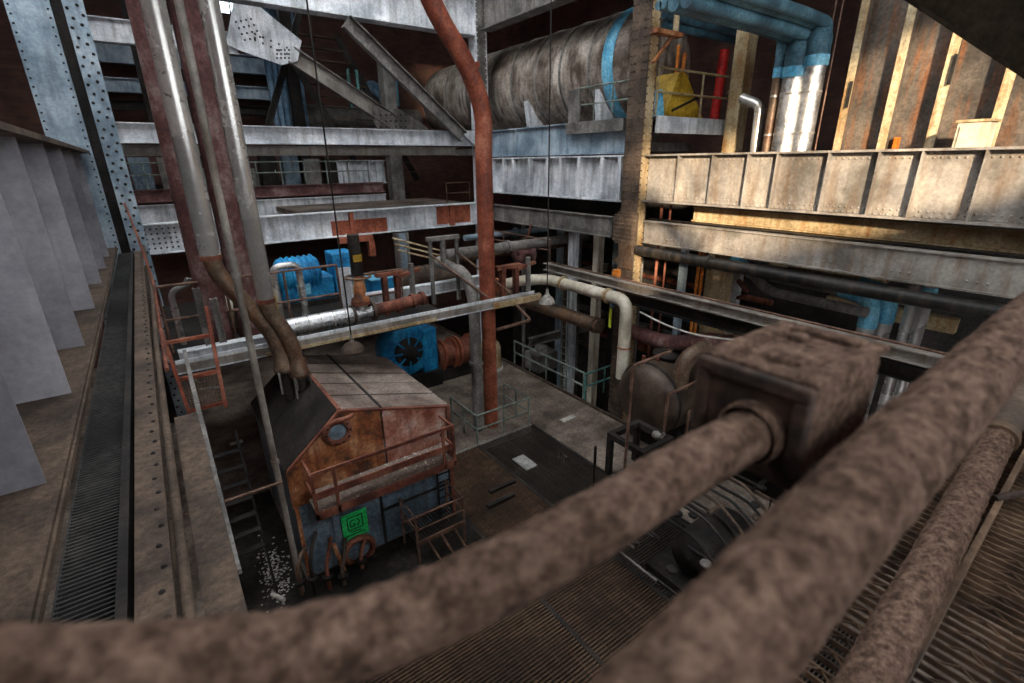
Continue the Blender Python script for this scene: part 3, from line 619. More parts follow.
pipe('duct_pipe', 'flaking maroon vertical pipe between the two silver feed pipes', [(1.62, 14.4, 4.6), (1.62, 14.4, 21.9)], .3, 'brownpipe', n=20, joints=[((1.62, 14.4, 9.0), (0, 0, 1))], jr=1.06, jw=.15)
MB().tube([(-.6, 9.3, 3.1), (1.05, 9.3, 3.1)], .03, 8).build('tie_rod', 'railrust', label='thin horizontal rod meeting the thin tan vertical pipe', cat='rod')

# ================================================================== TRAY BRIDGE (y = 12.5, z = 4.8)
t = thing('cable_tray', 'long pale cable tray bridging from the left steps to the ivory pipe', 'tray', (5.4, 12.55, 4.7))
MB().box(-.2, 10.1, 12.4, 12.44, 4.68, 4.86).build('side_web', 'tan', t); MB().box(-.2, 10.1, 12.72, 12.76, 4.68, 4.86).build('side_web', 'white', t)
MB().box(-.2, 10.1, 12.4, 12.76, 4.64, 4.68).build('tray_bottom', 'white', t)
for k in range(3): MB().tube([(-.2, 12.5+k*.1, 4.75), (10.0, 12.5+k*.1, 4.75)], .035, 8).build('tray_cable', 'grey', t)
MB().box(1.6, 6.2, 12.37, 12.4, 4.65, 4.73).build('ochre_angle', 'cream', t); MB().box(8.2, 10.1, 12.34, 12.4, 4.64, 4.82).build('rusty_end_angle', 'cream', t)
# standing red oxide pipe and the grey one
t = thing('riser_pipe', 'red oxide riser pipe bending away at the top, beside the small floor railing', 'pipe', (8.52, 13.2, 0))
MB().tube([(8.52, 13.2, 4.5), (8.52, 13.2, 9.2), P(484, 110, y=13.2), P(466, 62, y=13.2), P(440, 20, y=13.2), P(420, -25, y=13.2), P(405, -90, y=13.2)], .26, 20, .8).build('upper_length', 'redox', t)
MB().tube([(8.52, 13.2, 0), (8.52, 13.2, 4.5)], .24, 20).build('lower_length', 'primer', t)
MB().lathe((8.52, 13.2, 4.45), (0, 0, 1), [(.3, 0), (.34, .05), (.34, .12), (.26, .2)], 20).build('joint_collar', 'rust', t)
q = P(470, 68, y=13.2); MB().cyl(q+V((.03, 0, -.06)), q+V((-.03, 0, .06)), .29, n=20).build('weld_band', 'redox', t)
pipe('riser_pipe', 'slimmer grey riser pipe standing left of the red oxide riser', [(7.98, 13.2, 0), (7.98, 13.2, 4.9), (7.98, 13.7, 5.6), (7.98, 15.5, 5.7)], .19, 'grey', .4, joints=[((7.98, 13.2, 2.6), (0, 0, 1))])
railing('floor_railing', 'small grey green guard railing around the riser pipes on the floor', [(7.45, 14.2, 0), (7.45, 12.45, 0), (9.65, 12.45, 0), (9.65, 14.0, 0)], 1.05, 'railgrey', .95, .035)
MB().box(P(521, 460, z=0).x-.22, P(521, 460, z=0).x+.22, 10.2, 10.95, 0.001, .04).build('floor_board', 'tyre', label='pale rectangular board lying on the dark floor grating', cat='board')
q = P(568, 419, z=0); MB().box(q.x-.3, q.x+.3, q.y-.12, q.y+.12, 0, .03).build('paper_scrap', 'paper', label='small pale scrap on the concrete strip', cat='scrap')
for i, (xx, yy) in enumerate(((5.9, 9.4), (6.3, 9.9))):
    MB().box(xx, xx+.9, yy, yy+.12, 0.01, .1).build('loose_batten', 'dark', label=('dark batten on the brown grating near the landing', 'second dark batten, further from the landing')[i], cat='batten', group='loose battens')
lampshade('grey enamel pendant lamp hanging over the machine housing roof', P(353, 350, y=12.1), 21.9, .3, 'dusty')
lampshade('small ivory pendant lamp hanging in front of the ivory pipe', P(547, 303, y=10.6), 21.9, .24)

# ================================================================== MEZZANINE BEHIND THE TRAY
MB().box(-.3, 6.9, 12.95, 19.6, 4.42, 4.6).build('floor_mezzanine', 'floordark', kind='structure', label='dark mezzanine deck behind the cable tray')
ibeam('deck_beam', 'pale box beam lying behind the brown valve pipe, parallel to the cable tray', (5.0, 15.0, 4.72), (9.7, 15.0, 4.72), .38, .3, 'white', .03, rivets=False, side=(0, -1, 0))
ibeam('deck_beam', 'chipped white beam under the left steps, behind the cable tray', (-.1, 13.3, 4.6), (2.2, 13.3, 4.6), .3, .3, 'white', .03, rivets=False, side=(0, -1, 0))
# red steps with mesh
st = thing('mesh_steps', 'red steel steps with a wire mesh panel beside the walkway channel', 'steps', (.15, 11.6, 2.4))
for (a, b_) in (((-.3, 12.1, 6.15), (-.12, 11.3, 3.3)), ((.6, 12.1, 6.15), (.5, 11.5, 4.0))): MB().bar(a, b_, .07, .1, up=(0, 1, 0)).build('stringer', 'redox', st)
for (z, yy) in ((5.55, 11.93), (4.78, 11.72), (4.12, 11.52)): MB().bar((-.26+.06*(6-z)*.6, yy, z), (.56, yy, z), .08, .07).build('cross_bar', 'redox', st)
wm = MB()
for k in range(15): u = k/14; wm.bar((-.2+.74*u, 11.72, 4.78), (-.16+.68*u, 11.52, 4.12), .018)
for k in range(13): u = k/12; wm.bar((-.2+.04*u, 11.72-.2*u, 4.78-.66*u), (.55-.02*u, 11.72-.2*u, 4.78-.66*u), .018)
wm.build('wire_mesh', 'dusty', st, stuff=True)
MB().bar((-.1, 11.28, 3.85), (-.06, 11.2, 3.3), .07, .09, up=(0, 1, 0)).build('red_painted_end', 'red', st)
MB().bar((.1, 11.65, 4.5), (.48, 11.62, 4.46), .05, .03).build('loose_slat', 'grey', st)
for k in range(7): MB().bar((-.1, 11.1-.18*k, 3.1-.3*k), (.55, 11.1-.18*k, 3.1-.3*k), .16, .03, up=(0, 0, 1)).build('tread', 'dark', st)
MB().bar((.56, 11.3, 3.5), (.56, 9.9, .0), .05, .12).build('lower_stringer', 'dark', st); MB().bar((-.12, 11.3, 3.4), (-.12, 9.9, 0), .05, .12).build('lower_stringer', 'grey', st)
q = P(236, 441, z=.1); MB().box(q.x-.2, q.x+.2, q.y-.06, q.y+.06, .01, .08).build('pale_brick', 'paper', label='pale block on the dark floor below the red steps', cat='block')
# railings
railing('deck_railing', 'brown railing along the mezzanine in front of the blue machine', [(-.2, 14.0, 4.6), (4.0, 14.0, 4.6)], 1.72, 'railrust', 1.4, .035, (1, .52))
railing('deck_railing', 'dark thin railing right of the valve with the handwheel', [(4.6, 15.2, 4.6), (4.6, 14.0, 4.6), (5.9, 14.0, 4.6)], 1.35, 'railrust', .9, .03)
for i, (xx, lab) in enumerate(((.55, 'grey steel post left of the yellow white drum'), (.85, 'second grey steel post touching the yellow white drum'))):
    t = thing('steel_post', lab, 'post', (xx, 13.4, 4.6), 'short posts on the mezzanine'); MB().box(xx-.06, xx+.06, 13.37, 13.43, 4.6, 6.3-.3*i).build('web', 'grey', t)
    for s_ in (-1, 1): MB().box(xx+s_*.06-.015, xx+s_*.06+.015, 13.3, 13.5, 4.6, 6.3-.3*i).build('flange', 'grey', t)
t = thing('storage_drum', 'yellow and white stained drum behind the posts on the mezzanine', 'drum', (1.75, 15.4, 4.6))
MB().lathe((1.1, 15.4, 5.1), (1, 0, 0), [(.001, 0), (.45, .02), (.48, .05), (.48, .7)], 20).build('white_shell', 'whitepipe', t)
MB().lathe((1.8, 15.4, 5.1), (1, 0, 0), [(.48, 0), (.48, .65), (.45, .68), (.001, .7)], 20).build('yellow_shell', 'yellow', t)
for xx in (1.3, 2.2): MB().box(xx-.06, xx+.06, 15.1, 15.7, 4.6, 4.75).build('cradle', 'rust', t)
# silver u pipes
pipe('bent_pipe', 'silver hairpin pipe left of the blue machine', [(2.55, 15.2, 4.6), (2.55, 15.2, 6.25), (3.25, 15.2, 6.25), (3.25, 15.2, 4.6)], .1, 'silver', .25)
pipe('bent_pipe', 'small silver hairpin pipe behind the left mezzanine rail', [(.05, 14.8, 4.6), (.05, 14.8, 6.0), (.45, 14.8, 6.15), (.5, 14.8, 6.3)], .08, 'silver', .2)
# blue machine
t = thing('blue_machine', 'bright blue machine behind the mezzanine railing', 'machine', (4.2, 17, 4.6))
MB().box(3.0, 4.6, 16.6, 17.6, 4.75, 5.5).build('lower_casing', 'blue', t, bevel=.05); MB().lathe((2.95, 17.1, 5.55), (1, 0, 0), [(.001, 0), (.5, .02), (.58, .1), (.58, 1.2), (.5, 1.3), (.001, 1.32)], 20).build('motor_barrel', 'blue', t)
MB().box(4.65, 5.4, 16.6, 17.5, 4.75, 6.2).build('gear_case', 'blue', t, bevel=.06); MB().box(2.9, 5.5, 16.5, 17.7, 4.6, 4.75).build('bed_plate', 'dark', t)
for k in range(6): MB().lathe((3.15+k*.18, 17.1, 5.55), (1, 0, 0), [(.58, 0), (.63, .01), (.63, .05), (.58, .06)], 20).build('cooling_fin', 'blue', t)
MB().box(3.4, 3.8, 16.5, 16.62, 5.0, 5.35).build('cover', 'skyblue', t)
t = thing('blue_trough', 'small blue box casing right of the handwheel valve', 'box', (6.3, 16.4, 4.6))
MB().prism([(5.75, 4.6), (6.75, 4.6), (6.75, 4.95), (6.55, 5.2), (5.75, 5.2)], 'y', 16.2, 16.9).build('casing', 'blue', t); MB().box(5.7, 6.8, 16.15, 16.95, 5.2, 5.24).build('lid', 'skyblue', t)
MB().box(P(340, 290, y=14.3).x, P(353, 290, y=14.3).x, 14.3, 14.36, 4.6, 6.15).build('white_panel', 'white', label='white rectangular panel standing behind the valve column', cat='panel')
# silver lagged pipe with tee and valve
t = thing('lagged_main', 'crumpled silver lagged pipe with flanged tee, just above the cable tray', 'pipe', (3.3, 13.3, 4.75))
MB().tube([(2.35, 13.3, 4.98), (4.05, 13.3, 5.0)], .23, 20).build('lagged_length', 'foil', t)
MB().cyl((4.05, 13.3, 5.0), (4.12, 13.3, 5.0), .28, n=18).build('flange', 'dusty', t); MB().cyl((4.12, 13.3, 5.0), (4.62, 13.3, 5.02), .2, n=18).build('tee_body', 'foil', t)
MB().cyl((4.62, 13.3, 5.02), (4.7, 13.3, 5.02), .28, n=18).build('flange', 'dusty', t); MB().cyl((4.34, 13.3, 5.0), (4.34, 13.3, 5.3), .18, n=16).build('tee_neck', 'foil', t)
MB().cyl((4.34, 13.3, 5.28), (4.34, 13.3, 5.35), .27, n=16).build('flange', 'rust', t)
for k in range(5): MB().cyl((2.5+k*.33, 13.3, 4.98), (2.53+k*.33, 13.3, 4.98), .245, n=20).build('lagging_band', 'silver', t)
t = thing('gate_valve', 'tall dirty gate valve with handwheel on the silver tee', 'valve', (4.34, 13.3, 5.35))
MB().lathe((4.34, 13.3, 5.36), (0, 0, 1), [(.25, 0), (.25, .08), (.15, .14), (.17, .4), (.12, .5), (.1, .85)], 16).build('bonnet', 'rustface', t)
handwheel(t, (4.34, 13.3, 6.05), (0, 0, 1), .34, 'brownelbow'); MB().cyl((4.34, 13.3, 6.1), (4.34, 13.3, 7.2), .16, n=14).build('actuator_sleeve', 'dark', t)
for s_ in (-1, 1): MB().bar((4.34+s_*.17, 13.3, 5.6), (4.34+s_*.1, 13.3, 6.1), .05).build('yoke', 'cream', t)
MB().box(4.22, 4.46, 13.12, 13.15, 6.5, 6.68).build('yellow_tag', 'yellow', t)
pipe('branch_pipe', 'rusty brown branch pipe right of the silver tee', [(4.72, 13.3, 5.02), (6.25, 13.3, 5.12)], .17, 'rust', joints=[((5.9, 13.3, 5.1), (1, 0, .06)), ((6.22, 13.3, 5.12), (1, 0, .06))], jr=1.25)
def goalpost(label, x, y, z, w_, h, mat):
    t = thing('pipe_stand', label, 'frame', (x, y, z), 'brown goalpost pipe stands')
    for s_ in (0, 1): MB().box(x+s_*w_-.07, x+s_*w_+.07, y-.1, y+.1, z, z+h).build('upright', mat, t)
    MB().box(x-.25, x+w_+.2, y-.12, y+.12, z+h, z+h+.12).build('crosshead', mat, t)
    MB().cyl((x+w_+.45, y-.1, z+.1), (x+w_+.45, y-.1, z+h+.3), .09, n=12).build('spindle', 'grey', t)
    MB().bar((x+w_, y-.1, z+h-.05), (x+w_+.75, y-.1, z+h+.1), .1).build('arm', mat, t)
    return t
goalpost('rust brown goalpost stand above the rusty branch pipe', 5.35, 14.0, 4.6, .4, 1.2, 'rust')
goalpost('rust brown goalpost stand left of the ivory pipe end', 9.05, 13.1, 4.72, .55, .95, 'rust')
# grey portal stair behind the riser pipes
t = thing('portal_frame', 'grey angle iron portal with sloping stair rails behind the grey riser', 'frame', (7.5, 14.2, 4.6))
for xx in (7.05, 8.0): MB().box(xx-.05, xx+.05, 14.15, 14.25, 4.6, 6.65).build('upright', 'grey', t)
MB().box(6.95, 8.1, 14.12, 14.28, 6.65, 6.78).build('crosshead', 'grey', t)
MB().tube([(7.05, 14.15, 6.2), (8.3, 12.85, 4.9)], .04, 8).build('sloping_rail', 'railrust', t); MB().tube([(8.0, 14.15, 6.2), (9.2, 12.85, 4.9)], .04, 8).build('sloping_rail', 'railrust', t)
MB().cyl((7.5, 14.2, 5.9), (7.5, 14.2, 6.7), .1).build('counterweight', 'grey', t)
# pipes behind
pipe('long_pipe', 'long dull grey pipe crossing behind the red riser pipe', [(8.3, 15.8, 5.85), (15.5, 15.8, 5.85)], .19, 'grey', joints=[((11.2, 15.8, 5.85), (1, 0, 0))])
pipe('lagged_pipe', 'fat tan lagged pipe behind the grey portal', [(5.4, 17.6, 4.75), (9.6, 17.6, 4.7)], .45, 'dusty', n=18, joints=[((6.3, 17.6, 4.74), (1, 0, 0)), ((8.4, 17.6, 4.71), (1, 0, 0))], jr=1.08)
for i in range(3): pipe('yellow_pipe', ('thin yellow pipe, highest of three under the primer patched beam', 'thin yellow pipe, middle of three under the primer patched beam', 'thin yellow pipe, lowest of three under the primer patched beam')[i], [P(392+3*i, 238+6*i, y=19.6), P(446, 252+5*i, y=18.6)], .035, 'cream', group='thin yellow pipes')
t = thing('steel_column', 'pale grey steel column below the primer patched beam', 'column', (8.6, 20.0, 0))
for s_ in (-1, 1): MB().box(8.6+s_*.22-.03, 8.6+s_*.22+.03, 19.8, 20.2, 0, 6.16).build('flange', 'grey', t)
MB().box(8.38, 8.82, 19.98, 20.02, 0, 6.16).build('web', 'blue_grey', t)
t = thing('pipe_hanger', 'red primer bracket hanging under the white cross beam', 'bracket', (6.0, 20.3, 5.4))
q = P(362, 243, y=20.2); MB().box(q.x-.9, q.x+.5, 20.2, 20.5, 5.95, 6.17).build('plate', 'primer', t); MB().box(q.x+.3, q.x+.55, 20.2, 20.45, 5.3, 5.95).build('drop', 'primer', t)
# the big blue pump on the floor behind the tray
t = thing('blue_pump', 'large bright blue pump casing on the floor behind the machine housing', 'pump', (7.4, 18.3, 0))
MB().lathe((7.45, 17.6, 1.75), (0, 1, 0), [(.001, 0), (.95, .02), (1.08, .1), (1.08, .9), (.95, 1.0), (.001, 1.02)], 24).build('volute', 'blue', t)
MB().box(8.05, 8.75, 17.55, 18.65, .55, 2.55).build('side_casing', 'blue', t, bevel=.08); MB().lathe((7.45, 17.6, 1.75), (0, -1, 0), [(.62, 0), (.62, .06), (.5, .1), (.3, .12), (.3, .3), (.001, .3)], 20).build('inspection_cover', 'dark', t)
for k in range(8): a = k*math.pi/4; MB().bar((7.45+math.cos(a)*.3, 17.5, 1.75+math.sin(a)*.3), (7.45+math.cos(a)*.95, 17.57, 1.75+math.sin(a)*.95), .07).build('rib', 'blue', t)
MB().box(6.6, 8.8, 17.4, 18.8, 0, .7).build('plinth', 'dark', t)
MB().box(6.3, 6.75, 17.4, 17.9, .9, 1.6).build('terminal_box', 'blue', t)
t = thing('flanged_coupling', 'rust brown flanged pipe barrel right of the blue pump', 'pipe', (9.5, 18.0, 0))
MB().cyl((8.8, 18, 1.1), (10.6, 18, 1.0), .55, n=20).build('barrel', 'rust', t)
for xx in (9.0, 9.55, 9.75, 10.5): MB().cyl((xx, 18, 1.08), (xx+.1, 18, 1.07), .7, n=20).build('flange', 'primer', t)
MB().box(8.9, 10.6, 17.6, 18.4, 0, .55).build('cradle', 'dark', t)
t = thing('discharge_pipe', 'ochre and rust discharge pipe rising behind the blue pump', 'pipe', (8.9, 19.2, 0))
MB().tube([(8.9, 19.2, 0), (8.9, 19.2, 4.6)], .34, 18).build('riser', 'primer', t); MB().tube([(8.9, 19.2, 2.2), (8.3, 18.9, 2.6), (7.8, 18.7, 2.9)], .3, 16, .3).build('ochre_branch', 'yellow', t)
t = thing('oil_can', 'stout ochre drum with pale base standing right of the red riser', 'drum', P(557, 372, z=0))
q = V((11.4, 17.6, 0)); t.location = q; ROOT[t.name] = q
MB().lathe(q, (0, 0, 1), [(.55, 0), (.55, .1), (.5, .14), (.5, 1.0), (.42, 1.25), (.001, 1.3)], 20).build('shell', 'cream', t); MB().lathe(q, (0, 0, 1), [(.6, 0), (.6, .12), (.55, .13)], 20).build('base_ring', 'paper', t)
pipe('looped_pipe', 'brown looped handrail pipe right of the red riser below the tray', [(8.9, 14.5, 4.1), (10.6, 14.5, 3.9), (10.4, 13.3, 3.6), (8.9, 13.3, 3.55)], .06, 'railrust', .2)

# ================================================================== FAR LEVELS BEHIND THE CROSS FRAME
ds = MB().box(5.0, 12.9, 21.1, 26, 6.9, 7.12).build('floor_far_deck', 'concrete', kind='structure', label='bare concrete deck behind the white cross beam')
MB().box(-9, 10.5, 26.4, 38, 7.6, 7.9).build('floor_upper_far', 'floordark', kind='structure', label='upper far floor behind the red beam')
ibeam('deck_beam', 'dark red beam along the edge of the far upper floor', (-1, 26.2, 7.55), (10.5, 26.2, 7.55), .5, .3, 'brownpipe', .03, rivets=False, side=(0, -1, 0))
ibeam('deck_beam', 'white blotched beam right under the dark red beam', (-1, 26.0, 6.6), (10.5, 26.0, 6.6), .85, .3, 'white', .03, stiff=(3, 7.5), rivets=False, side=(0, -1, 0))
railing('deck_railing', 'long grey green railing on the far upper floor', [(-.8, 26.3, 8.05), (9.8, 26.3, 8.05)], 1.05, 'railgrey', 1.1, .03, (1, .55))
for i in range(9):
    hh = random.uniform(.5, 1.4)
    t = thing('machine_cabinet', 'dark %s cabinet on the far upper floor, %s along from the left column' % (('blue', 'grey', 'sooty')[i % 3], ('first', 'second', 'third', 'fourth', 'fifth', 'sixth', 'seventh', 'eighth', 'ninth')[i]), 'cabinet', (-.2+i*1.1, 30, 7.9), 'cabinets on the far upper floor')
    xx = -.2+i*1.1; mt = ('casing', 'grey', 'dark')[i % 3]
    MB().box(xx, xx+.8, 29.6, 30.2, 7.9, 7.9+hh+.4).build('body', mt, t); dr_ = MB().box(xx+.05, xx+.75, 29.57, 29.6, 8.0, 7.8+hh+.4).build('door', mt, t); MB().box(xx+.65, xx+.69, 29.54, 29.57, 8.2+hh*.3, 8.35+hh*.3).build('handle', 'silver', dr_)
railing('deck_railing', 'short brown railing on the concrete deck beside the far column', [(P(447, 199, y=21.6).x, 21.6, 7.12), (P(470, 199, y=21.6).x, 21.6, 7.12)], .95, 'railrust', .9)
# white stiffened panel and column, far
c = column('far_column', 'pale concrete grey column standing on the far deck', 11.6, 12.3, 27.5, 28.2, 0, 14, 'grey', 'grey', sides=('y',))
ibeam('far_girder', 'white stiffened girder seen between the far columns', (8.9, 28.5, 7.9), (11.6, 28.5, 7.9), 1.25, .4, 'white', .05, stiff=[.25+.38*i for i in range(7)], rivets=False, side=(0, -1, 0))
ibeam('far_girder', 'ochre grey beam behind the middle cross beam, left of the far riveted column', (12.32, 27.8, 9.7), (13.9, 27.8, 9.7), .9, .3, 'tan', .04, rivets=False, side=(0, -1, 0))
# upper back: struts, gussets, brace at y = 27
def pp(px, py, y): q = P(px, py, y=y); return (q.x, q.z)
y2 = 27.5
bA = P(70, 27, y=y2); bB = P(236, 40, y=y2)
ibeam('roof_strut', 'grey roof strut at the top left behind the silver pipes', (bA.x, y2, bA.z-.4), (bB.x, y2, bA.z-.4), .85, .4, 'white', .04, rivets=True, rs=.3, side=(0, -1, 0), rr=.04)
t = thing('gusset_node', 'large riveted gusset plate above the brace, top left', 'gusset', P(265, 60, y=y2))
gpoly = [pp(*q, y2) for q in ((225, 45), (232, 5), (258, 8), (300, 42), (296, 62), (280, 66), (240, 52))]
MB().prism(gpoly, 'y', y2-.3, y2-.25).build('plate', 'white', t)
rb = MB()
for (u, v) in [(236+5*i+3*j, 22+6*j-1*i) for i in range(4) for j in range(4)]+[(255+8*i, 34+3.4*i+d) for i in range(5) for d in (0, 6)]+[(277+4*i, 50+4*j) for i in range(4) for j in range(3)]:
    q = P(u, v, y=y2-.3); rb.rivet(q, (0, -1, 0), .05)
rb.build('rivets', 'dark', t, stuff=True)
diag('diagonal_brace', 'grey riveted brace descending right from the large gusset, behind the long brace', P(290, 55, y=y2-.1), P(392, 122, y=y2-.1), .75, .3, 'tan')
t = thing('gusset_node', 'lower riveted gusset plate where the rear brace lands', 'gusset', P(400, 130, y=y2))
MB().prism([pp(*q, y2) for q in ((370, 108), (398, 110), (425, 128), (425, 140), (380, 140), (372, 122))], 'y', y2-.3, y2-.25).build('plate', 'grey', t)
rb = MB()
for i in range(6):
    for j in range(4): q = P(381+5*i, 115+6*j, y=y2-.3); rb.rivet(q, (0, -1, 0), .05)
rb.build('rivets', 'dark', t, stuff=True)
diag('diagonal_brace', 'dark thin brace crossing behind the riveted gusset', P(300, 10, y=29), P(268, 125, y=29), .3, .2, 'dark')
# beams on the brick wall
for (py, px0, px1, hh, mt, lab) in ((58, 95, 275, 1.0, 'blue_grey', 'blue grey beam high on the brick end wall'), (88, 95, 270, .7, 'blue_grey', 'teal grey beam below it on the brick end wall'), (107, 95, 268, .5, 'dark', 'dark beam lowest of three on the brick end wall')):
    a = P(px0, py, y=36.5); b_ = P(px1, py, y=36.5); ibeam('wall_beam', lab, (a.x, 36.5, b_.z-hh), (b_.x, 36.5, b_.z-hh), hh, .5, mt, .05, rivets=False, side=(0, -1, 0))
# corrugated sheets
for i, (a, b_, z0, z1) in enumerate(((272, 288, 25, 62), (276, 300, 70, 135))):
    p0 = P(a, z1, y=35); p1 = P(b_, z0, y=35); cm = MB(); k = int((p1.x-p0.x)/.35)+1
    t = thing('corrugated_sheet', ('blue corrugated sheet above the rear brace', 'blue corrugated sheet below the rear brace')[i], 'sheet', (p0.x, 35, p0.z))
    for j in range(k): x = p0.x+j*.35; MB().prism([(x, 35), (x+.08, 34.85), (x+.24, 34.85), (x+.32, 35), (x+.32, 35.03), (x, 35.03)], 'z', p0.z, p1.z+3).build('rib', 'corr', t)
# stair seen from below
t = thing('far_stair', 'dark stair flight seen from below between the two braces', 'stairs', (12, 31, 8))
for k in range(13):
    z = 8.4+k*.6; x = 13.2-k*.34; MB().box(x-1.6, x+1.6, 31+k*.05, 31.35+k*.05, z, z+.06).build('tread', 'dusty', t)
for s_ in (-1.7, 1.7): MB().bar((13.2+s_, 31.2, 7.9), (13.2+s_-12*.34, 31.8, 15.8), .1, .35).build('stringer', 'dark', t)
for k in range(2): MB().bar((10.9+k*.5, 30.8, 12), (10.9+k*.5, 30.8, 14), .12).build('hanger', 'teal', t)
t = thing('blue_duct', 'pale blue duct piece beside the far stair', 'duct', P(372, 98, y=37.5)); q = P(372, 92, y=37.5)
MB().tube([q+V((-1, 0, -1)), q+V((0, 0, .6)), q+V((1.2, 0, -.8))], .4, 14, .6).build('elbow', 'corr', t); q = P(395, 88, y=37.8); MB().box(q.x-.5, q.x+.2, 37.7, 37.99, q.z-1.2, q.z+1).build('panel', 'skyblue', t)
pipe('sooty_duct', 'fat sooty horizontal duct in the dark behind the long brace', [(9.5, 37, 11.8), (18, 37, 11.8)], .9, 'grey', n=18, cat='duct')
column('far_column', 'dark column behind the middle cross beam near the left column', 1.0, 1.5, 30.5, 31, 0, 21.5, 'dark', 'dark', sides=('y',))
column('far_column', 'dark column behind the corrugated sheets', 8.2, 8.8, 33, 33.6, 0, 21.5, 'dark', 'dark', sides=('y',))
for i in range(6):
    x = -.5+i*2.2; pipe('floor_duct', 'dim horizontal duct under the far floor, %s from the left' % ('first', 'second', 'third', 'fourth', 'fifth', 'sixth')[i], [(x, 23+.7*(i % 3), 2.2+.6*(i % 3)), (x+2.6, 23+.7*(i % 3), 2.2+.6*(i % 3))], .35, ('rust', 'dark', 'grey')[i % 3], cat='duct', group='dim ducts on the far floor')
wb = MB(); wb.box(-6, 11.5, 29, 29.3, 0, 7.6); wb.build('wall_far_low', 'brick', kind='structure', label='dark brick wall under the far upper floor')

# ================================================================== DRUM ABOVE THE RIGHT GIRDER
DX, DZ, DR = 16.0, 12.15, 1.95
t = thing('steam_drum', 'huge streaky steel drum lying behind the right girders', 'drum', (DX, 21, DZ-DR))
ys = [13.4, 14.6, 16.2, 17.8, 19.4, 21.2, 23.2, 25.4, 28]
for i in range(len(ys)-1): MB().lathe((DX, ys[i], DZ), (0, 1, 0), [(DR-.02, 0), (DR, .03), (DR, ys[i+1]-ys[i]-.04), (DR-.02, ys[i+1]-ys[i]-.01)], 40).build('shell_ring', 'drum', t)
for y in ys[1:-1]: MB().lathe((DX, y-.06, DZ), (0, 1, 0), [(DR-.01, 0), (DR+.035, .02), (DR+.035, .1), (DR-.01, .12)], 40).build('seam_band', 'grey', t)
MB().lathe((DX, 13.4, DZ), (0, -1, 0), [(DR, 0), (DR*.98, .2), (DR*.85, .5), (DR*.55, .75), (.001, .85)], 40).build('end_dome', 'drum', t)
MB().lathe((DX, 13.42, DZ), (0, 1, 0), [(DR+.01, 0), (DR+.04, .01), (DR+.04, .5), (DR+.01, .52)], 40).build('blue_band', 'skyblue', t)
MB().lathe((DX, 28, DZ), (0, 1, 0), [(DR, 0), (DR*.85, .5), (DR*.5, .75), (.001, .85)], 40).build('end_dome', 'drum', t)
for y in (14.2, 18.4, 22.5): MB().prism([(14.4, 9.6), (17.6, 9.6), (17.9, 11.4), (17.1, 10.6), (16, 10.25), (14.9, 10.6), (14.1, 11.4)], 'y', y-.15, y+.15).build('saddle', 'white', t)
MB().box(13.66, 18, 12.8, 24, 9.3, 9.6).build('drum_floor', 'grey', label='grey slab that the huge drum saddles stand on', cat='slab')
railing('drum_railing', 'teal grey railing on the ledge in front of the huge drum', [(13.55, 14.6, 10.32), (13.55, 12.0, 10.32)], 1.1, 'railgrey', .9, .03)
MB().box(13.19, 13.34, 12.0, 14.8, 9.9, 10.28).build('ledge_plate', 'grey', label='small grey ledge plate at the foot of the drum railing', cat='plate')
q = P(585, 95, x=13.8); MB().box(13.42, 13.5, q.y-.1, q.y+.45, 10.3, 11.4).build('sheet_board', 'grey', label='grey board leaning against the huge drum', cat='board')
# ================================================================== PLATFORM RIGHT OF THE COLUMN
t = thing('valve_platform', 'pale grey edged platform right of the brown riveted column', 'platform', (16, 11.8, 9.8))
MB().box(13.68, 18.4, 11.0, 11.08, 9.8, 10.3).build('front_fascia', 'white', t); MB().box(13.68, 18.4, 11.08, 12.6, 10.2, 10.28).build('deck_plate', 'dusty', t)
for xx in (14.6, 16, 17.4): MB().box(xx, xx+.12, 11.08, 12.6, 9.9, 10.2).build('bearer', 'dark', t)
railing('valve_railing', 'ochre railing along the front of the platform right of the column', [(13.6, 11.05, 10.3), (18.2, 11.05, 10.3)], 1.35, 'railtan', 2.2, .035, (1, .5))
t = thing('yellow_hopper', 'mustard yellow sloping hopper cover behind the ochre railing', 'hopper', (15.2, 11.6, 10.28))
MB().prism([(14.35, 10.28), (16.5, 10.28), (15.3, 11.65), (14.95, 11.65)], 'y', 11.3, 12.2).build('cover', 'yellow', t); MB().bar((14.7, 11.28, 10.5), (16.0, 11.28, 10.95), .08, .03, up=(0, 1, 0)).build('strap', 'dark', t)
MB().prism([(13.75, 10.28), (14.3, 10.28), (14.1, 11.1)], 'y', 11.25, 11.6).build('blue_flap', 'skyblue', t)
pipe('fire_pipe', 'bright red vertical pipe behind the ochre railing', [P(714, 118, y=11.9)+V((0, 0, -.2)), P(725, 50, y=11.9)], .17, 'red', joints=[(P(722, 68, y=11.9), (.2, 0, 1))], jr=1.15)
pipe('lagged_riser', 'silver lagged vertical pipe right of the red pipe', [P(731, 118, y=11.9)+V((0, 0, -.3)), P(742, 38, y=11.9)+V((0, 0, 2))], .2, 'foil', joints=[(P(734, 92, y=11.9), (0, 0, 1))], jr=1.1)
column('cream_column', 'cream rust stained column between the lagged pipes', 17.0, 17.55, 10.3, 10.75, -4, 20, 'cream', 'cream', sides=('y',))
for i in range(2): pipe('orange_conduit', ('orange conduit beside the brown column top, left one', 'orange conduit beside the brown column top, right one')[i], [P(676+5*i, 78, y=11.6)+V((0, 0, -.3)), P(679+6*i, 45+8*i, y=11.6)], .06, 'orange', group='orange conduits by the column')
t = thing('corner_bracket', 'rusty bracket shelf on the cream face of the brown column', 'bracket', P(660, 30, y=10.9)); q = P(652, 31, y=10.9); q2 = P(672, 33, y=10.9)
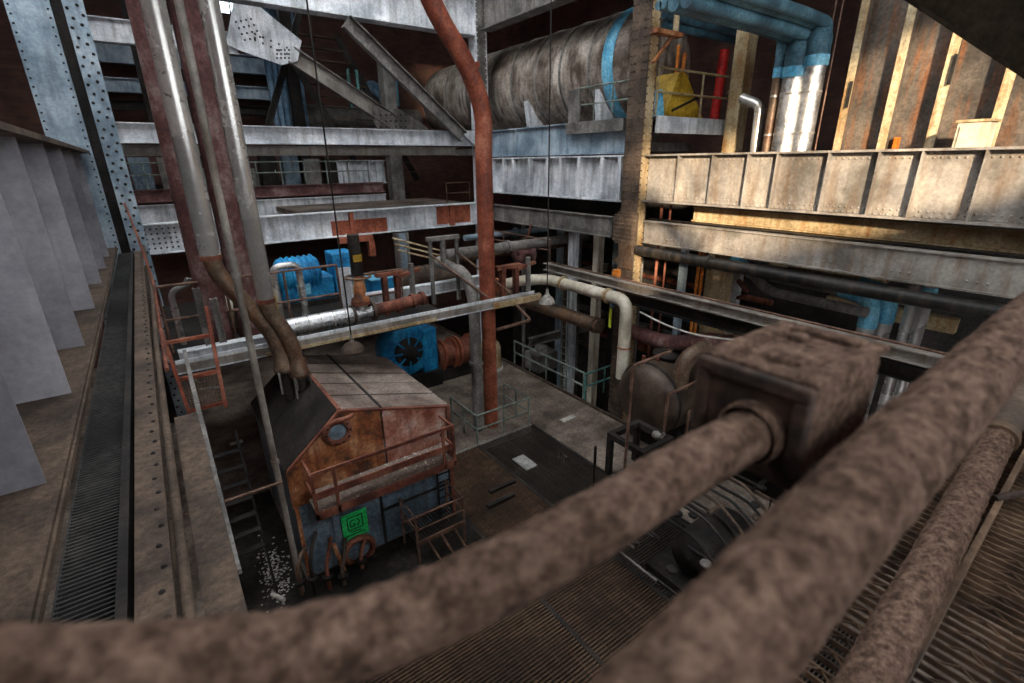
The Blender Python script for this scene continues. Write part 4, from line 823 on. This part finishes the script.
MB().box(q.x, q2.x+.3, 10.7, 10.98, q.z-.06, q.z+.06).build('shelf', 'rustface', t); MB().bar((q.x+.1, 10.85, q.z-.8), (q2.x, 10.85, q.z), .08).build('strut', 'rustface', t); MB().cyl((q2.x+.1, 10.85, q.z), (q2.x+.1, 10.85, q.z+1.3), .09).build('stub', 'cream', t)
# boiler casing
bw = thing('boiler_casing', 'stained ribbed boiler casing filling the top right', 'casing', (15.8, 3, 8.9))
YR = [6.26, 5.25, 4.28, 3.21, 2.2, 1.1]
for i in range(len(YR)-1): MB().box(15.6, 15.66, YR[i+1]+.01, YR[i]-.01, 8.9, 18).build('casing_plate', 'boiler', bw)
MB().box(15.66, 15.7, 1.1, 6.26, 8.9, 18).build('backing', 'dark', bw)
for y in YR: 
    MB().box(15.2, 15.6, y-.02, y+.02, 8.9, 18).build('rib_web', 'boiler', bw); MB().box(15.17, 15.2, y-.09, y+.09, 8.9, 18).build('rib_flange', 'cream', bw)
for (y, z) in ((6.2, 10.6), (4.2, 10.9)): MB().box(15.1, 15.17, y-.02, y+.03, z-.4, z+.2).build('latch_bar', 'dark', bw)
MB().box(15.4, 15.6, 5.0, 5.08, 8.95, 9.45).build('orange_tab', 'orange', bw)
MB().box(13.62, 17.5, .2, 9.2, 8.8, 8.9).build('firing_floor', 'dusty', label='dusty floor slab behind the right plate girder top', cat='slab')
a = P(952, 146, x=14.2); b_ = P(984, 146, x=14.2)
t = thing('metal_cabinet', 'pale beige metal box standing behind the right plate girder', 'box', ((14.35), (a.y+b_.y)/2, 8.9))
MB().box(14.2, 14.7, b_.y, a.y, 8.9, 9.65).build('body', 'whitepipe', t); MB().box(14.16, 14.74, b_.y-.04, a.y+.04, 9.65, 9.7).build('lid', 'cream', t); MB().box(14.17, 14.2, b_.y+.06, a.y-.06, 9.0, 9.58).build('door', 'whitepipe', t)
MB().box(13.7, 14.15, a.y-2.2, a.y+.3, 8.9, 9.12).build('ochre_heap', 'yellow', label='ochre rusty strip lying at the foot of the beige box', cat='strip')
# lagged pipes bending down
def lag(label, top, bot, left, r, bare):
    b0 = P(*bot, x=15.0); yv = b0.y; tp = P(*top, y=yv); l = P(*left, y=yv)
    t = thing('steam_pipe', label, 'pipe', (b0.x, yv, 8.9), 'silver steam pipes beside the boiler')
    vz = tp.z; MB().tube([(b0.x, yv, 8.9), (b0.x, yv, vz-.75)], r, 18).build('lagged_drop', bare, t)
    MB().lathe((b0.x, yv, vz-.8), (0, 0, 1), [(r*1.08, 0), (r*1.08, .5), (r*.8, .75), (.1, .85)], 18).build('teal_cap', 'tealpipe', t)
    for s_ in (-1, 1): MB().tube([(b0.x, yv+s_*r*.5, vz-.4), (b0.x, yv+s_*r*.5, vz+.02), (b0.x-1.2, yv+s_*r*.5, vz+.06), (b0.x-5.2, yv+s_*r*.5, vz+.06)], max(.09, r*.48), 14, .35).build('teal_bend', 'tealpipe', t)
    MB().cyl((b0.x, yv, vz-.95), (b0.x, yv, vz-.7), r*1.12, n=18).build('blue_sleeve', 'skyblue', t)
    for z in (9.6, 10.6): MB().cyl((b0.x, yv, z), (b0.x, yv, z+.05), r*1.05, n=18).build('strap', 'silver', t)
    return t
lag('slim tan steam pipe, leftmost of three beside the boiler casing', (781, 38), (766, 151), (690, 20), .12, 'brownelbow')
lag('widest silver steam pipe, middle of three beside the boiler casing', (797, 36), (783, 151), (690, 10), .31, 'foil')
lag('bright silver steam pipe, nearest the boiler casing', (814, 22), (800, 151), (740, 0), .27, 'foil')
for i in range(3):
    a = P(670, 8+10*i, y=11.75+.28*i); pipe('header_pipe', ('teal grey header pipe under the roof, upper of three', 'teal grey header pipe under the roof, middle of three', 'teal grey header pipe under the roof, lower of three')[i], [a+V((-.3, 0, .05)), a+V((5.2, 0, .05))], .13, 'tealpipe', 0, group='teal header pipes')
pipe('silver_stub', 'short silver pipe with elbow left of the slim tan steam pipe', [(15.6, P(755, 151, x=15.6).y, 8.9), P(760, 105, x=15.6), P(757, 100, x=15.6)+V((0, .5, .1))], .14, 'silver', .2)
for i in range(2): MB().tube([P(809+6*i, 150, x=15.1), P(831+7*i, 30, x=15.1)+V((0, 0, 3))], .018, 6).build('hanger_rod', 'railrust', label=('thin hanger rod right of the steam pipes, left one', 'thin hanger rod right of the steam pipes, right one')[i], cat='rod', group='hanger rods')
# inclined chute at top right, shadow put into its black colour
t = thing('inclined_chute', 'black inclined girder crossing the top right corner', 'girder', (4.0, -1.5, 7.61))
A = V((4.0, -1.53, 7.61)); B_ = V((4.0, 16.6, 21.6)); up = (B_-A).normalized().cross(V((1, 0, 0))).normalized()*-1
if up.z < 0: up = -up
MB().bar(A+up*.24, B_+up*.24, .2, .44, up=up).build('box_web', 'soot', t); MB().bar(A+up*.01, B_+up*.01, .36, .02, up=up).build('bottom_flange', 'soot', t); MB().bar(A+up*.47, B_+up*.47, .36, .02, up=up).build('top_flange', 'dusty', t)
# ================================================================== BELOW THE RIGHT BEAMS
pipe('sagging_pipe', 'long black pipe slung under the tan channel beam', [(13.05, .6, 6.12), (13.05, 4.5, 6.12), (13.05, 8.0, 6.14), (13.05, 10.9, 6.16)], .17, 'black', joints=[((13.05, 8.2, 6.14), (0, 1, 0))], jr=1.3)
column('tan_column', 'tan mottled column under the right girders, beside the orange conduits', 14.3, 14.75, 8.35, 8.8, -4, 7.0, 'cream', 'cream', sides=('y',))
column('pale_column', 'pale narrow column right of the tan mottled column', 15.2, 15.45, 8.4, 8.75, -4, 7.2, 'white', 'white', sides=())
for i in range(2): pipe('orange_conduit', ('bright orange conduit left of the tan column, left one', 'bright orange conduit left of the tan column, right one')[i], [(14.0+.16*i, 9.15-.05*i, 0), (14.0+.16*i, 9.15-.05*i, 7.0)], .05, 'orange', group='orange conduits by the tan column')
pipe('maroon_conduit', 'thin maroon conduit right of the brown column, thicker of two', [(13.75, 10.6, -2), (13.75, 10.6, 7.6)], .05, 'rust'); pipe('maroon_conduit', 'thin maroon conduit right of the brown column, slimmer of two', [(13.95, 10.4, -2), (13.95, 10.4, 7.6)], .035, 'rust')
column('grey_post', 'grey steel post left of the orange conduits', 13.9, 14.1, 9.6, 9.8, -4, 7.0, 'blue_grey', 'blue_grey', sides=())
t = thing('rusty_bracket', 'rusty triangular bracket at the foot of the pale narrow column', 'bracket', (15.1, 8.3, 4.9)); MB().bar((15.0, 8.3, 5.3), (15.6, 8.3, 4.85), .12).build('arm', 'rust', t); MB().bar((15.1, 8.3, 4.7), (15.6, 8.3, 4.7), .1).build('foot', 'rust', t)
def bluebend(label, px, py, r, x):
    q = P(px, py, x=x); t = thing('blue_elbow_pipe', label, 'pipe', (x, q.y, 0), 'pipes with blue wrapped elbows')
    MB().tube([(x, q.y, 0), (x, q.y, q.z-.35)], r, 16).build('drop', 'silver', t)
    MB().tube([(x, q.y, q.z-.4), (x, q.y, q.z+.35), (x, q.y+.75, q.z+.45)], r*1.08, 16, .4).build('blue_wrap', 'skyblue', t)
    MB().tube([(x, q.y+.7, q.z+.44), (x, q.y+2.6, q.z+.48)], r*.85, 14).build('run', 'grey', t)
    return t
bluebend('left pipe with sky blue wrapped elbow under the black pipe', 870, 312, .2, 14.3); bluebend('right pipe with sky blue wrapped elbow under the black pipe', 888, 307, .19, 14.8)
for i, (px, lab, bl) in enumerate(((905, 'plain silver drop pipe right of the blue elbows', False), (918, 'silver drop pipe with a blue top collar, rightmost of the row', True))):
    q = P(px, 330, x=14.6); t = thing('drop_pipe', lab, 'pipe', (14.6, q.y, 0), 'silver drop pipes'); MB().cyl((14.6, q.y, 0), (14.6, q.y, 6.9), .13, n=16).build('drop', 'silver', t); MB().cyl((14.6, q.y, 5.85), (14.6, q.y, 6.1), .16, n=16).build('collar', 'skyblue' if bl else 'silver', t)
q = P(748, 270, x=13.95); t = thing('blue_elbow_pipe', 'small bright blue elbow left of the sagging grey pipe', 'pipe', q); MB().tube([q+V((0, .5, .3)), q, q+V((0, -.7, -.5)), q+V((0, -3.2, -.55))], .13, 14, .3).build('grey_run', 'grey', t); MB().tube([q+V((0, .52, .32)), q+V((0, .1, .08)), q+V((0, -.15, -.1))], .15, 14).build('blue_wrap', 'skyblue', t)
for i in range(3): MB().box(17.2, 17.5, 5-i*.9, 8.5-i, 5.5-i*.55, 5.9-i*.55).build('dim_box_beam', 'cream', label=('dim ochre beam in the dark under the right girders, highest', 'dim ochre beam in the dark under the right girders, middle', 'dim ochre beam in the dark under the right girders, lowest')[i], cat='beam', group='dim ochre beams')
MB().box(19.5, 19.8, -2, 27, -4, 9.2).build('wall_boiler', 'roof', kind='structure', label='sooty wall below the boiler')
# channel along the edge at z = 5.1 with handrail and cable
t = ibeam('channel_beam', 'long tan channel running toward the camera right of the ivory pipe', (12.35, 2.2, 4.95), (12.35, 14.8, 4.95), .28, .34, 'tan', .03, rivets=False, side=(-1, 0, 0))
ibeam('channel_beam', 'dark sooty channel just under the long tan channel', (12.6, 2.2, 4.45), (12.6, 10.8, 4.45), .36, .3, 'dark', .03, rivets=False, side=(-1, 0, 0))
MB().tube([(12.42, 2.2, 5.26), (12.42, 14.6, 5.26)], .03, 8).build('guide_rod', 'railrust', label='thin rusty rod above the long tan channel', cat='rod')
cb = [P(640, 312, x=12.1), P(665, 325, x=12.1), P(695, 335, x=12.1), P(740, 341, x=12.1), P(770, 343, x=12.1)]; MB().tube(cb, .03, 8, .4).build('hanging_cable', 'paper', label='white cable sagging below the long tan channel', cat='cable')
# ivory pipe
t = thing('ivory_pipe', 'ivory pipe with flanged end turning down beside the brown column', 'pipe', (12.15, 10.4, 1.9))
MB().tube([(12.15, 14.3, 4.65), (12.15, 10.4, 4.66), (12.15, 10.4, 1.9)], .21, 20, .45).build('pipe_body', 'whitepipe', t)
MB().tube([(12.15, 14.3, 4.65), (11.6, 14.9, 4.65), (10.1, 14.9, 4.62)], .2, 20, .4).build('cross_branch', 'whitepipe', t); MB().cyl((9.98, 14.9, 4.62), (10.12, 14.9, 4.62), .3, n=20).build('end_flange', 'rustface', t)
for y in (13.6, 11.3): MB().cyl((12.15, y, 4.655), (12.15, y-.1, 4.655), .27, n=20).build('flange', 'cream', t)
MB().cyl((12.15, 10.4, 3.0), (12.15, 10.4, 3.06), .225, n=20).build('weld_band', 'rustface', t)
q = P(610, 318, x=12.3); MB().box(12.28, 12.32, q.y-.06, q.y+.04, q.z-.35, q.z+.35).build('lime_tag', 'hi_vis', label='lime yellow strip beside the ivory pipe', cat='tag')
pipe('brown_main', 'fat rust brown pipe below the ivory pipe, above the pit railings', [(12.5, 19.5, 3.3), (12.5, 11.9, 3.3)], .27, 'brownelbow', n=18, joints=[((12.5, 16.8, 3.3), (0, 1, 0)), ((12.5, 12.1, 3.3), (0, 1, 0))], jr=1.12)
pipe('red_bend', 'reddish curved pipe behind the umber tank', [(12.9, 10.9, 3.35), (12.9, 9.2, 3.32), (12.9, 7.6, 3.95), (12.9, 6.0, 4.0)], .25, 'brownpipe', .7, n=18)
# umber tank
TX, TY, TZ, TR = 11.35, 8.85, 1.85, 1.17
t = thing('umber_tank', 'umber domed tank behind the junction box, with elbow and manhole', 'tank', (13, TY, 0))
MB().lathe((TX+.35, TY, TZ), (1, 0, 0), [(TR, 0), (TR, 2.2)], 36).build('shell', 'tankm', t); MB().lathe((TX+.35, TY, TZ), (-1, 0, 0), [(TR, 0), (TR*.96, .15), (TR*.8, .33), (TR*.45, .46), (.001, .5)], 36).build('end_dome', 'tankm', t)
MB().lathe((TX+.3, TY, TZ), (1, 0, 0), [(TR, 0), (TR+.03, .02), (TR+.03, .1), (TR, .12)], 36).build('seam_band', 'dark', t); MB().lathe((TX+2.55, TY, TZ), (1, 0, 0), [(TR, 0), (TR*.8, .3), (.001, .4)], 36).build('end_dome', 'tankm', t)
MB().lathe((TX+1.25, TY+.1, TZ+TR-.05), (0, 0, 1), [(.42, 0), (.42, .12), (.48, .13), (.48, .2), (.001, .24)], 22).build('manhole', 'dark', t); handwheel(t, (TX+1.25, TY+.1, TZ+TR+.3), (0, 0, 1), .16, 'dusty')
for (xx, yy) in ((TX+.5, TY+.45), (TX+.75, TY+.1)): MB().cyl((xx, yy, TZ+TR-.25), (xx, yy, TZ+TR+.12), .06, n=10).build('nozzle', 'rust', t)
MB().tube([(12.0, 8.0, 2.5), (12.0, 8.0, 3.35), (12.7, 7.7, 3.75), (13.8, 7.4, 3.75)], .25, 20, .5).build('elbow_pipe', 'brownelbow', t)
for xx in (TX+.8, TX+2.2): MB().box(xx-.12, xx+.12, TY-.95, TY+.95, 0, TZ-.85).build('saddle', 'dark', t)
# tank front railing and frame
t = thing('tank_pipework', 'thin rusty pipe frame in front of the umber tank', 'pipework', (11.0, 8, 0))
for (px, py, py2) in ((633, 366, 455), (668, 395, 440), (689, 412, 450)):
    a = P(px, py, y=7.6); b_ = P(px-5, py2+60, y=7.6); MB().tube([a, (a.x, 7.6, .1)], .045, 8).build('stand_pipe', 'railrust', t)
    MB().tube([a, a+V((1.5, 0, .05))], .045, 8).build('cross_pipe', 'railrust', t)
q = P(662, 438, y=7.55); handwheel(t, q, (0, -1, 0), .16, 'grey'); MB().lathe(q+V((0, .3, 0)), (0, -1, 0), [(.1, 0), (.14, .1), (.05, .28)], 12).build('valve_body', 'grey', t)
t = thing('steel_trestle', 'dark steel trestle table in front of the umber tank', 'frame', (10.5, 7.9, 0))
for (xx, yy) in ((9.75, 8.6), (9.75, 7.4), (10.95, 7.4), (10.95, 8.6)): MB().box(xx-.08, xx+.08, yy-.08, yy+.08, 0, 1.25).build('leg', 'dark', t)
for yy in (7.4, 8.6): MB().box(9.67, 11.03, yy-.08, yy+.08, 1.25, 1.42).build('beam', 'dark', t)
for xx in (9.75, 10.95): MB().box(xx-.08, xx+.08, 7.48, 8.52, 1.25, 1.42).build('end_beam', 'dark', t)
# pit edge: railings, columns, ladder
railing('pit_railing', 'grey railing along the pit edge beyond the concrete strip', [(12.5, 17.2, .1), (12.5, 12.6, .1)], 1.1, 'railgrey', 1.2, .04)
railing('pit_railing', 'bright teal railing turning away at the pit corner by the tank', [(12.5, 12.5, .1), (14.6, 12.5, .1)], 1.1, 'teal', 1.0, .04)
for (x, y, m, lab) in ((13.6, 14.6, 'white', 'lilac grey pit column, behind the caged ladder'), (14.0, 13.6, 'whitepipe', 'pale tan pit column, right of the caged ladder'), (14.6, 12.8, 'blue_grey', 'slim blue grey pit post by the teal railing'), (15.6, 16.5, 'grey', 'grey pit column in the dark behind the ladder')):
    w_ = .28 if 'post' not in lab else .1
    t = thing('pit_column', lab, 'column', (x, y, -4)); MB().box(x-w_/2, x+w_/2, y-.02, y+.02, -4, 6.3).build('web', m, t)
    for s_ in (-1, 1): MB().box(x+s_*w_/2-.02, x+s_*w_/2+.02, y-w_/2, y+w_/2, -4, 6.3).build('flange', m, t)
t = thing('pit_ladder', 'grey vertical ladder rising from the pit beside the lilac column', 'ladder', (13.1, 14.4, -4))
for s_ in (0, .38): MB().bar((13.05, 14.2+s_, -4), (13.05, 14.2+s_, 4.2), .05).build('rail', 'railgrey', t)
for k in range(26): MB().bar((13.05, 14.2, -3.8+k*.3), (13.05, 14.58, -3.8+k*.3), .03).build('rung', 'railgrey', t)
t = thing('pit_pump', 'pale grey box machine beside the pit railing, left of the ladder', 'machine', (13.4, 16.4, -4)); MB().box(12.9, 14, 15.9, 16.9, -4, -.1).build('stand', 'dark', t); MB().box(12.85, 14.05, 15.9, 16.9, -.1, .75).build('casing', 'grey', t, bevel=.06); MB().lathe((13.45, 16.4, .75), (0, 0, 1), [(.3, 0), (.3, .2), (.001, .24)], 16).build('cap', 'grey', t)
# clutter seen in the dark of the pit and under the beams
names = ['upper', 'second', 'third', 'fourth', 'fifth', 'sixth', 'seventh', 'eighth']
for i in range(8):
    z = 5.6-.95*i+random.uniform(-.2, .2); rr_ = random.choice((.12, .18, .25)); x = 19.49-rr_
    pipe('pit_pipe', 'dim horizontal pipe in the dark bay behind the brown column, %s from the top' % names[i], [(x, 9.2, z), (x, 21, z)], rr_, random.choice(('grey', 'rust', 'dusty', 'tealpipe')), group='dim pipes in the dark bay')
for i in range(7):
    y = 12.3+i*1.25; x = 15.0+.7*(i % 3)+(.5 if i == 1 else 0); pipe('pit_riser', 'dim vertical pipe in the dark bay behind the brown column, %s from the right' % (['first']+names[1:])[i], [(x, y, -4), (x, y, 6.2)], .1+.05*(i % 3), ('grey', 'dusty', 'blue_grey')[i % 3], group='dim risers in the dark bay')
for i in range(2): ibeam('bay_beam', ('dim cross beam in the dark bay, upper', 'dim cross beam in the dark bay, lower')[i], (13.6, 17.5, 3.6-3*i), (18.7, 17.5, 3.6-3*i), .4, .25, 'grey', .03, rivets=False, side=(0, -1, 0))
t = thing('blue_pump', 'half hidden blue pump in the dark bay right of the ladder', 'pump', (15.6, 13.6, -4)); MB().box(15.2, 16.3, 13.2, 14.0, -4, 3.0).build('stand', 'dark', t); MB().lathe((15.3, 13.6, 3.5), (1, 0, 0), [(.001, 0), (.45, .02), (.48, .1), (.48, .9), (.001, .95)], 18).build('barrel', 'blue', t); MB().box(15.5, 16, 13.4, 13.8, 4, 4.2).build('terminal_box', 'yellow', t)
# machinery under the foreground conduit
t = thing('condensate_skid', 'dark pipe skid half seen between the two foreground conduits', 'machine', (8.6, 4.4, 0))
MB().box(7.6, 9.8, 3.6, 5.4, 0, .3).build('base_frame', 'dark', t); MB().lathe((7.8, 4.5, .95), (1, 0, 0), [(.001, 0), (.5, .1), (.55, .25), (.55, 1.5), (.5, 1.65), (.001, 1.75)], 20).build('vessel', 'dark', t)
for i in range(7):
    x = 7.7+i*.33; MB().tube([(x, 3.7, .3), (x, 3.7, 1.3+.3*(i % 3)), (x+.1, 4.4, 1.6+.3*(i % 3)), (x+.1, 5.3, 1.6+.3*(i % 3))], .035, 8, .2).build('small_pipe', ('dark', 'black', 'dusty')[i % 3], t)
    handwheel(t, (x, 3.65, 1.0+.2*(i % 3)), (0, -1, .3), .12, ('dusty', 'rust', 'dark')[i % 3])
for i in range(3): MB().tube([(7.2, 5.7+.25*i, 1.9+.2*i), (12.2, 5.7+.25*i, 1.9+.2*i)], .05, 8).build('long_pipe', 'dusty', t)
for i in range(46):
    q = V((random.uniform(6.6, 11.6), random.uniform(3.4, 6.8), random.uniform(.5, 1.9))); dr = random.choice((V((1, 0, 0)), V((0, 1, 0)), V((0, 0, 1))))
    MB().cyl(q, q+dr*random.uniform(.3, 1.4), random.choice((.025, .035, .05)), n=8).build('small_pipe', random.choice(('dark', 'black', 'dusty', 'grey')), t)
for i in range(14):
    q = V((random.uniform(6.8, 11.4), random.uniform(3.6, 6.6), random.uniform(.8, 1.9))); MB().lathe(q, (0, 0, 1), [(.001, 0), (.09, .02), (.12, .06), (.1, .1), (.001, .12)], 10).build('valve_cap', random.choice(('dusty', 'dark', 'grey')), t)

# ================================================================== LOOSE MATTER AND SMALL THINGS
db = MB()
for i in range(260):
    x = random.gauss(.62, .16); y = random.gauss(10.6, .5); s_ = random.uniform(.01, .035)
    if -.05 < x < 1.1: db.box(x, x+s_*1.6, y, y+s_, .012, .012+s_*.4)
db.build('glass_shards', 'paper', kind='stuff', label='scatter of pale broken shards on the dark floor left of the housing', cat='debris')
for i, (xx, yy, hh) in enumerate(((11.3, 16.3, 5.2), (12.9, 18.2, 5.7))):
    pipe('valve_line', ('grey cross pipe with flange in the gap right of the red riser', 'blue grey cross pipe under the grey channel beam')[i], [(9.6+i*2, yy+1.6, hh), (16.5, yy+1.6, hh)], .14, ('brownelbow', 'blue_grey')[i], joints=[((xx, yy+1.6, hh), (1, 0, 0)), ((xx+1.6, yy+1.6, hh), (1, 0, 0))], jr=1.7)
t = thing('cable_drum', 'brown flanged wheel lying on the pipes right of the red riser', 'wheel', (12.6, 16.6, 4.85))
MB().bar((12.63, 16.6, 5.4), (12.98, 16.6, 6.5), .05).build('hanger_bar', 'rust', t); MB().lathe((12.3, 16.6, 5.3), (1, 0, 0), [(.12, 0), (.42, .0), (.42, .06), (.14, .06), (.14, .6), (.42, .6), (.42, .66), (.12, .66)], 20).build('spool', 'brownpipe', t)
railing('deck_railing', 'thin brown railing along the channel left of the ivory pipe', [(12.7, 15.0, 5.23), (12.7, 19.8, 5.23)], .8, 'railrust', 1.6, .03)
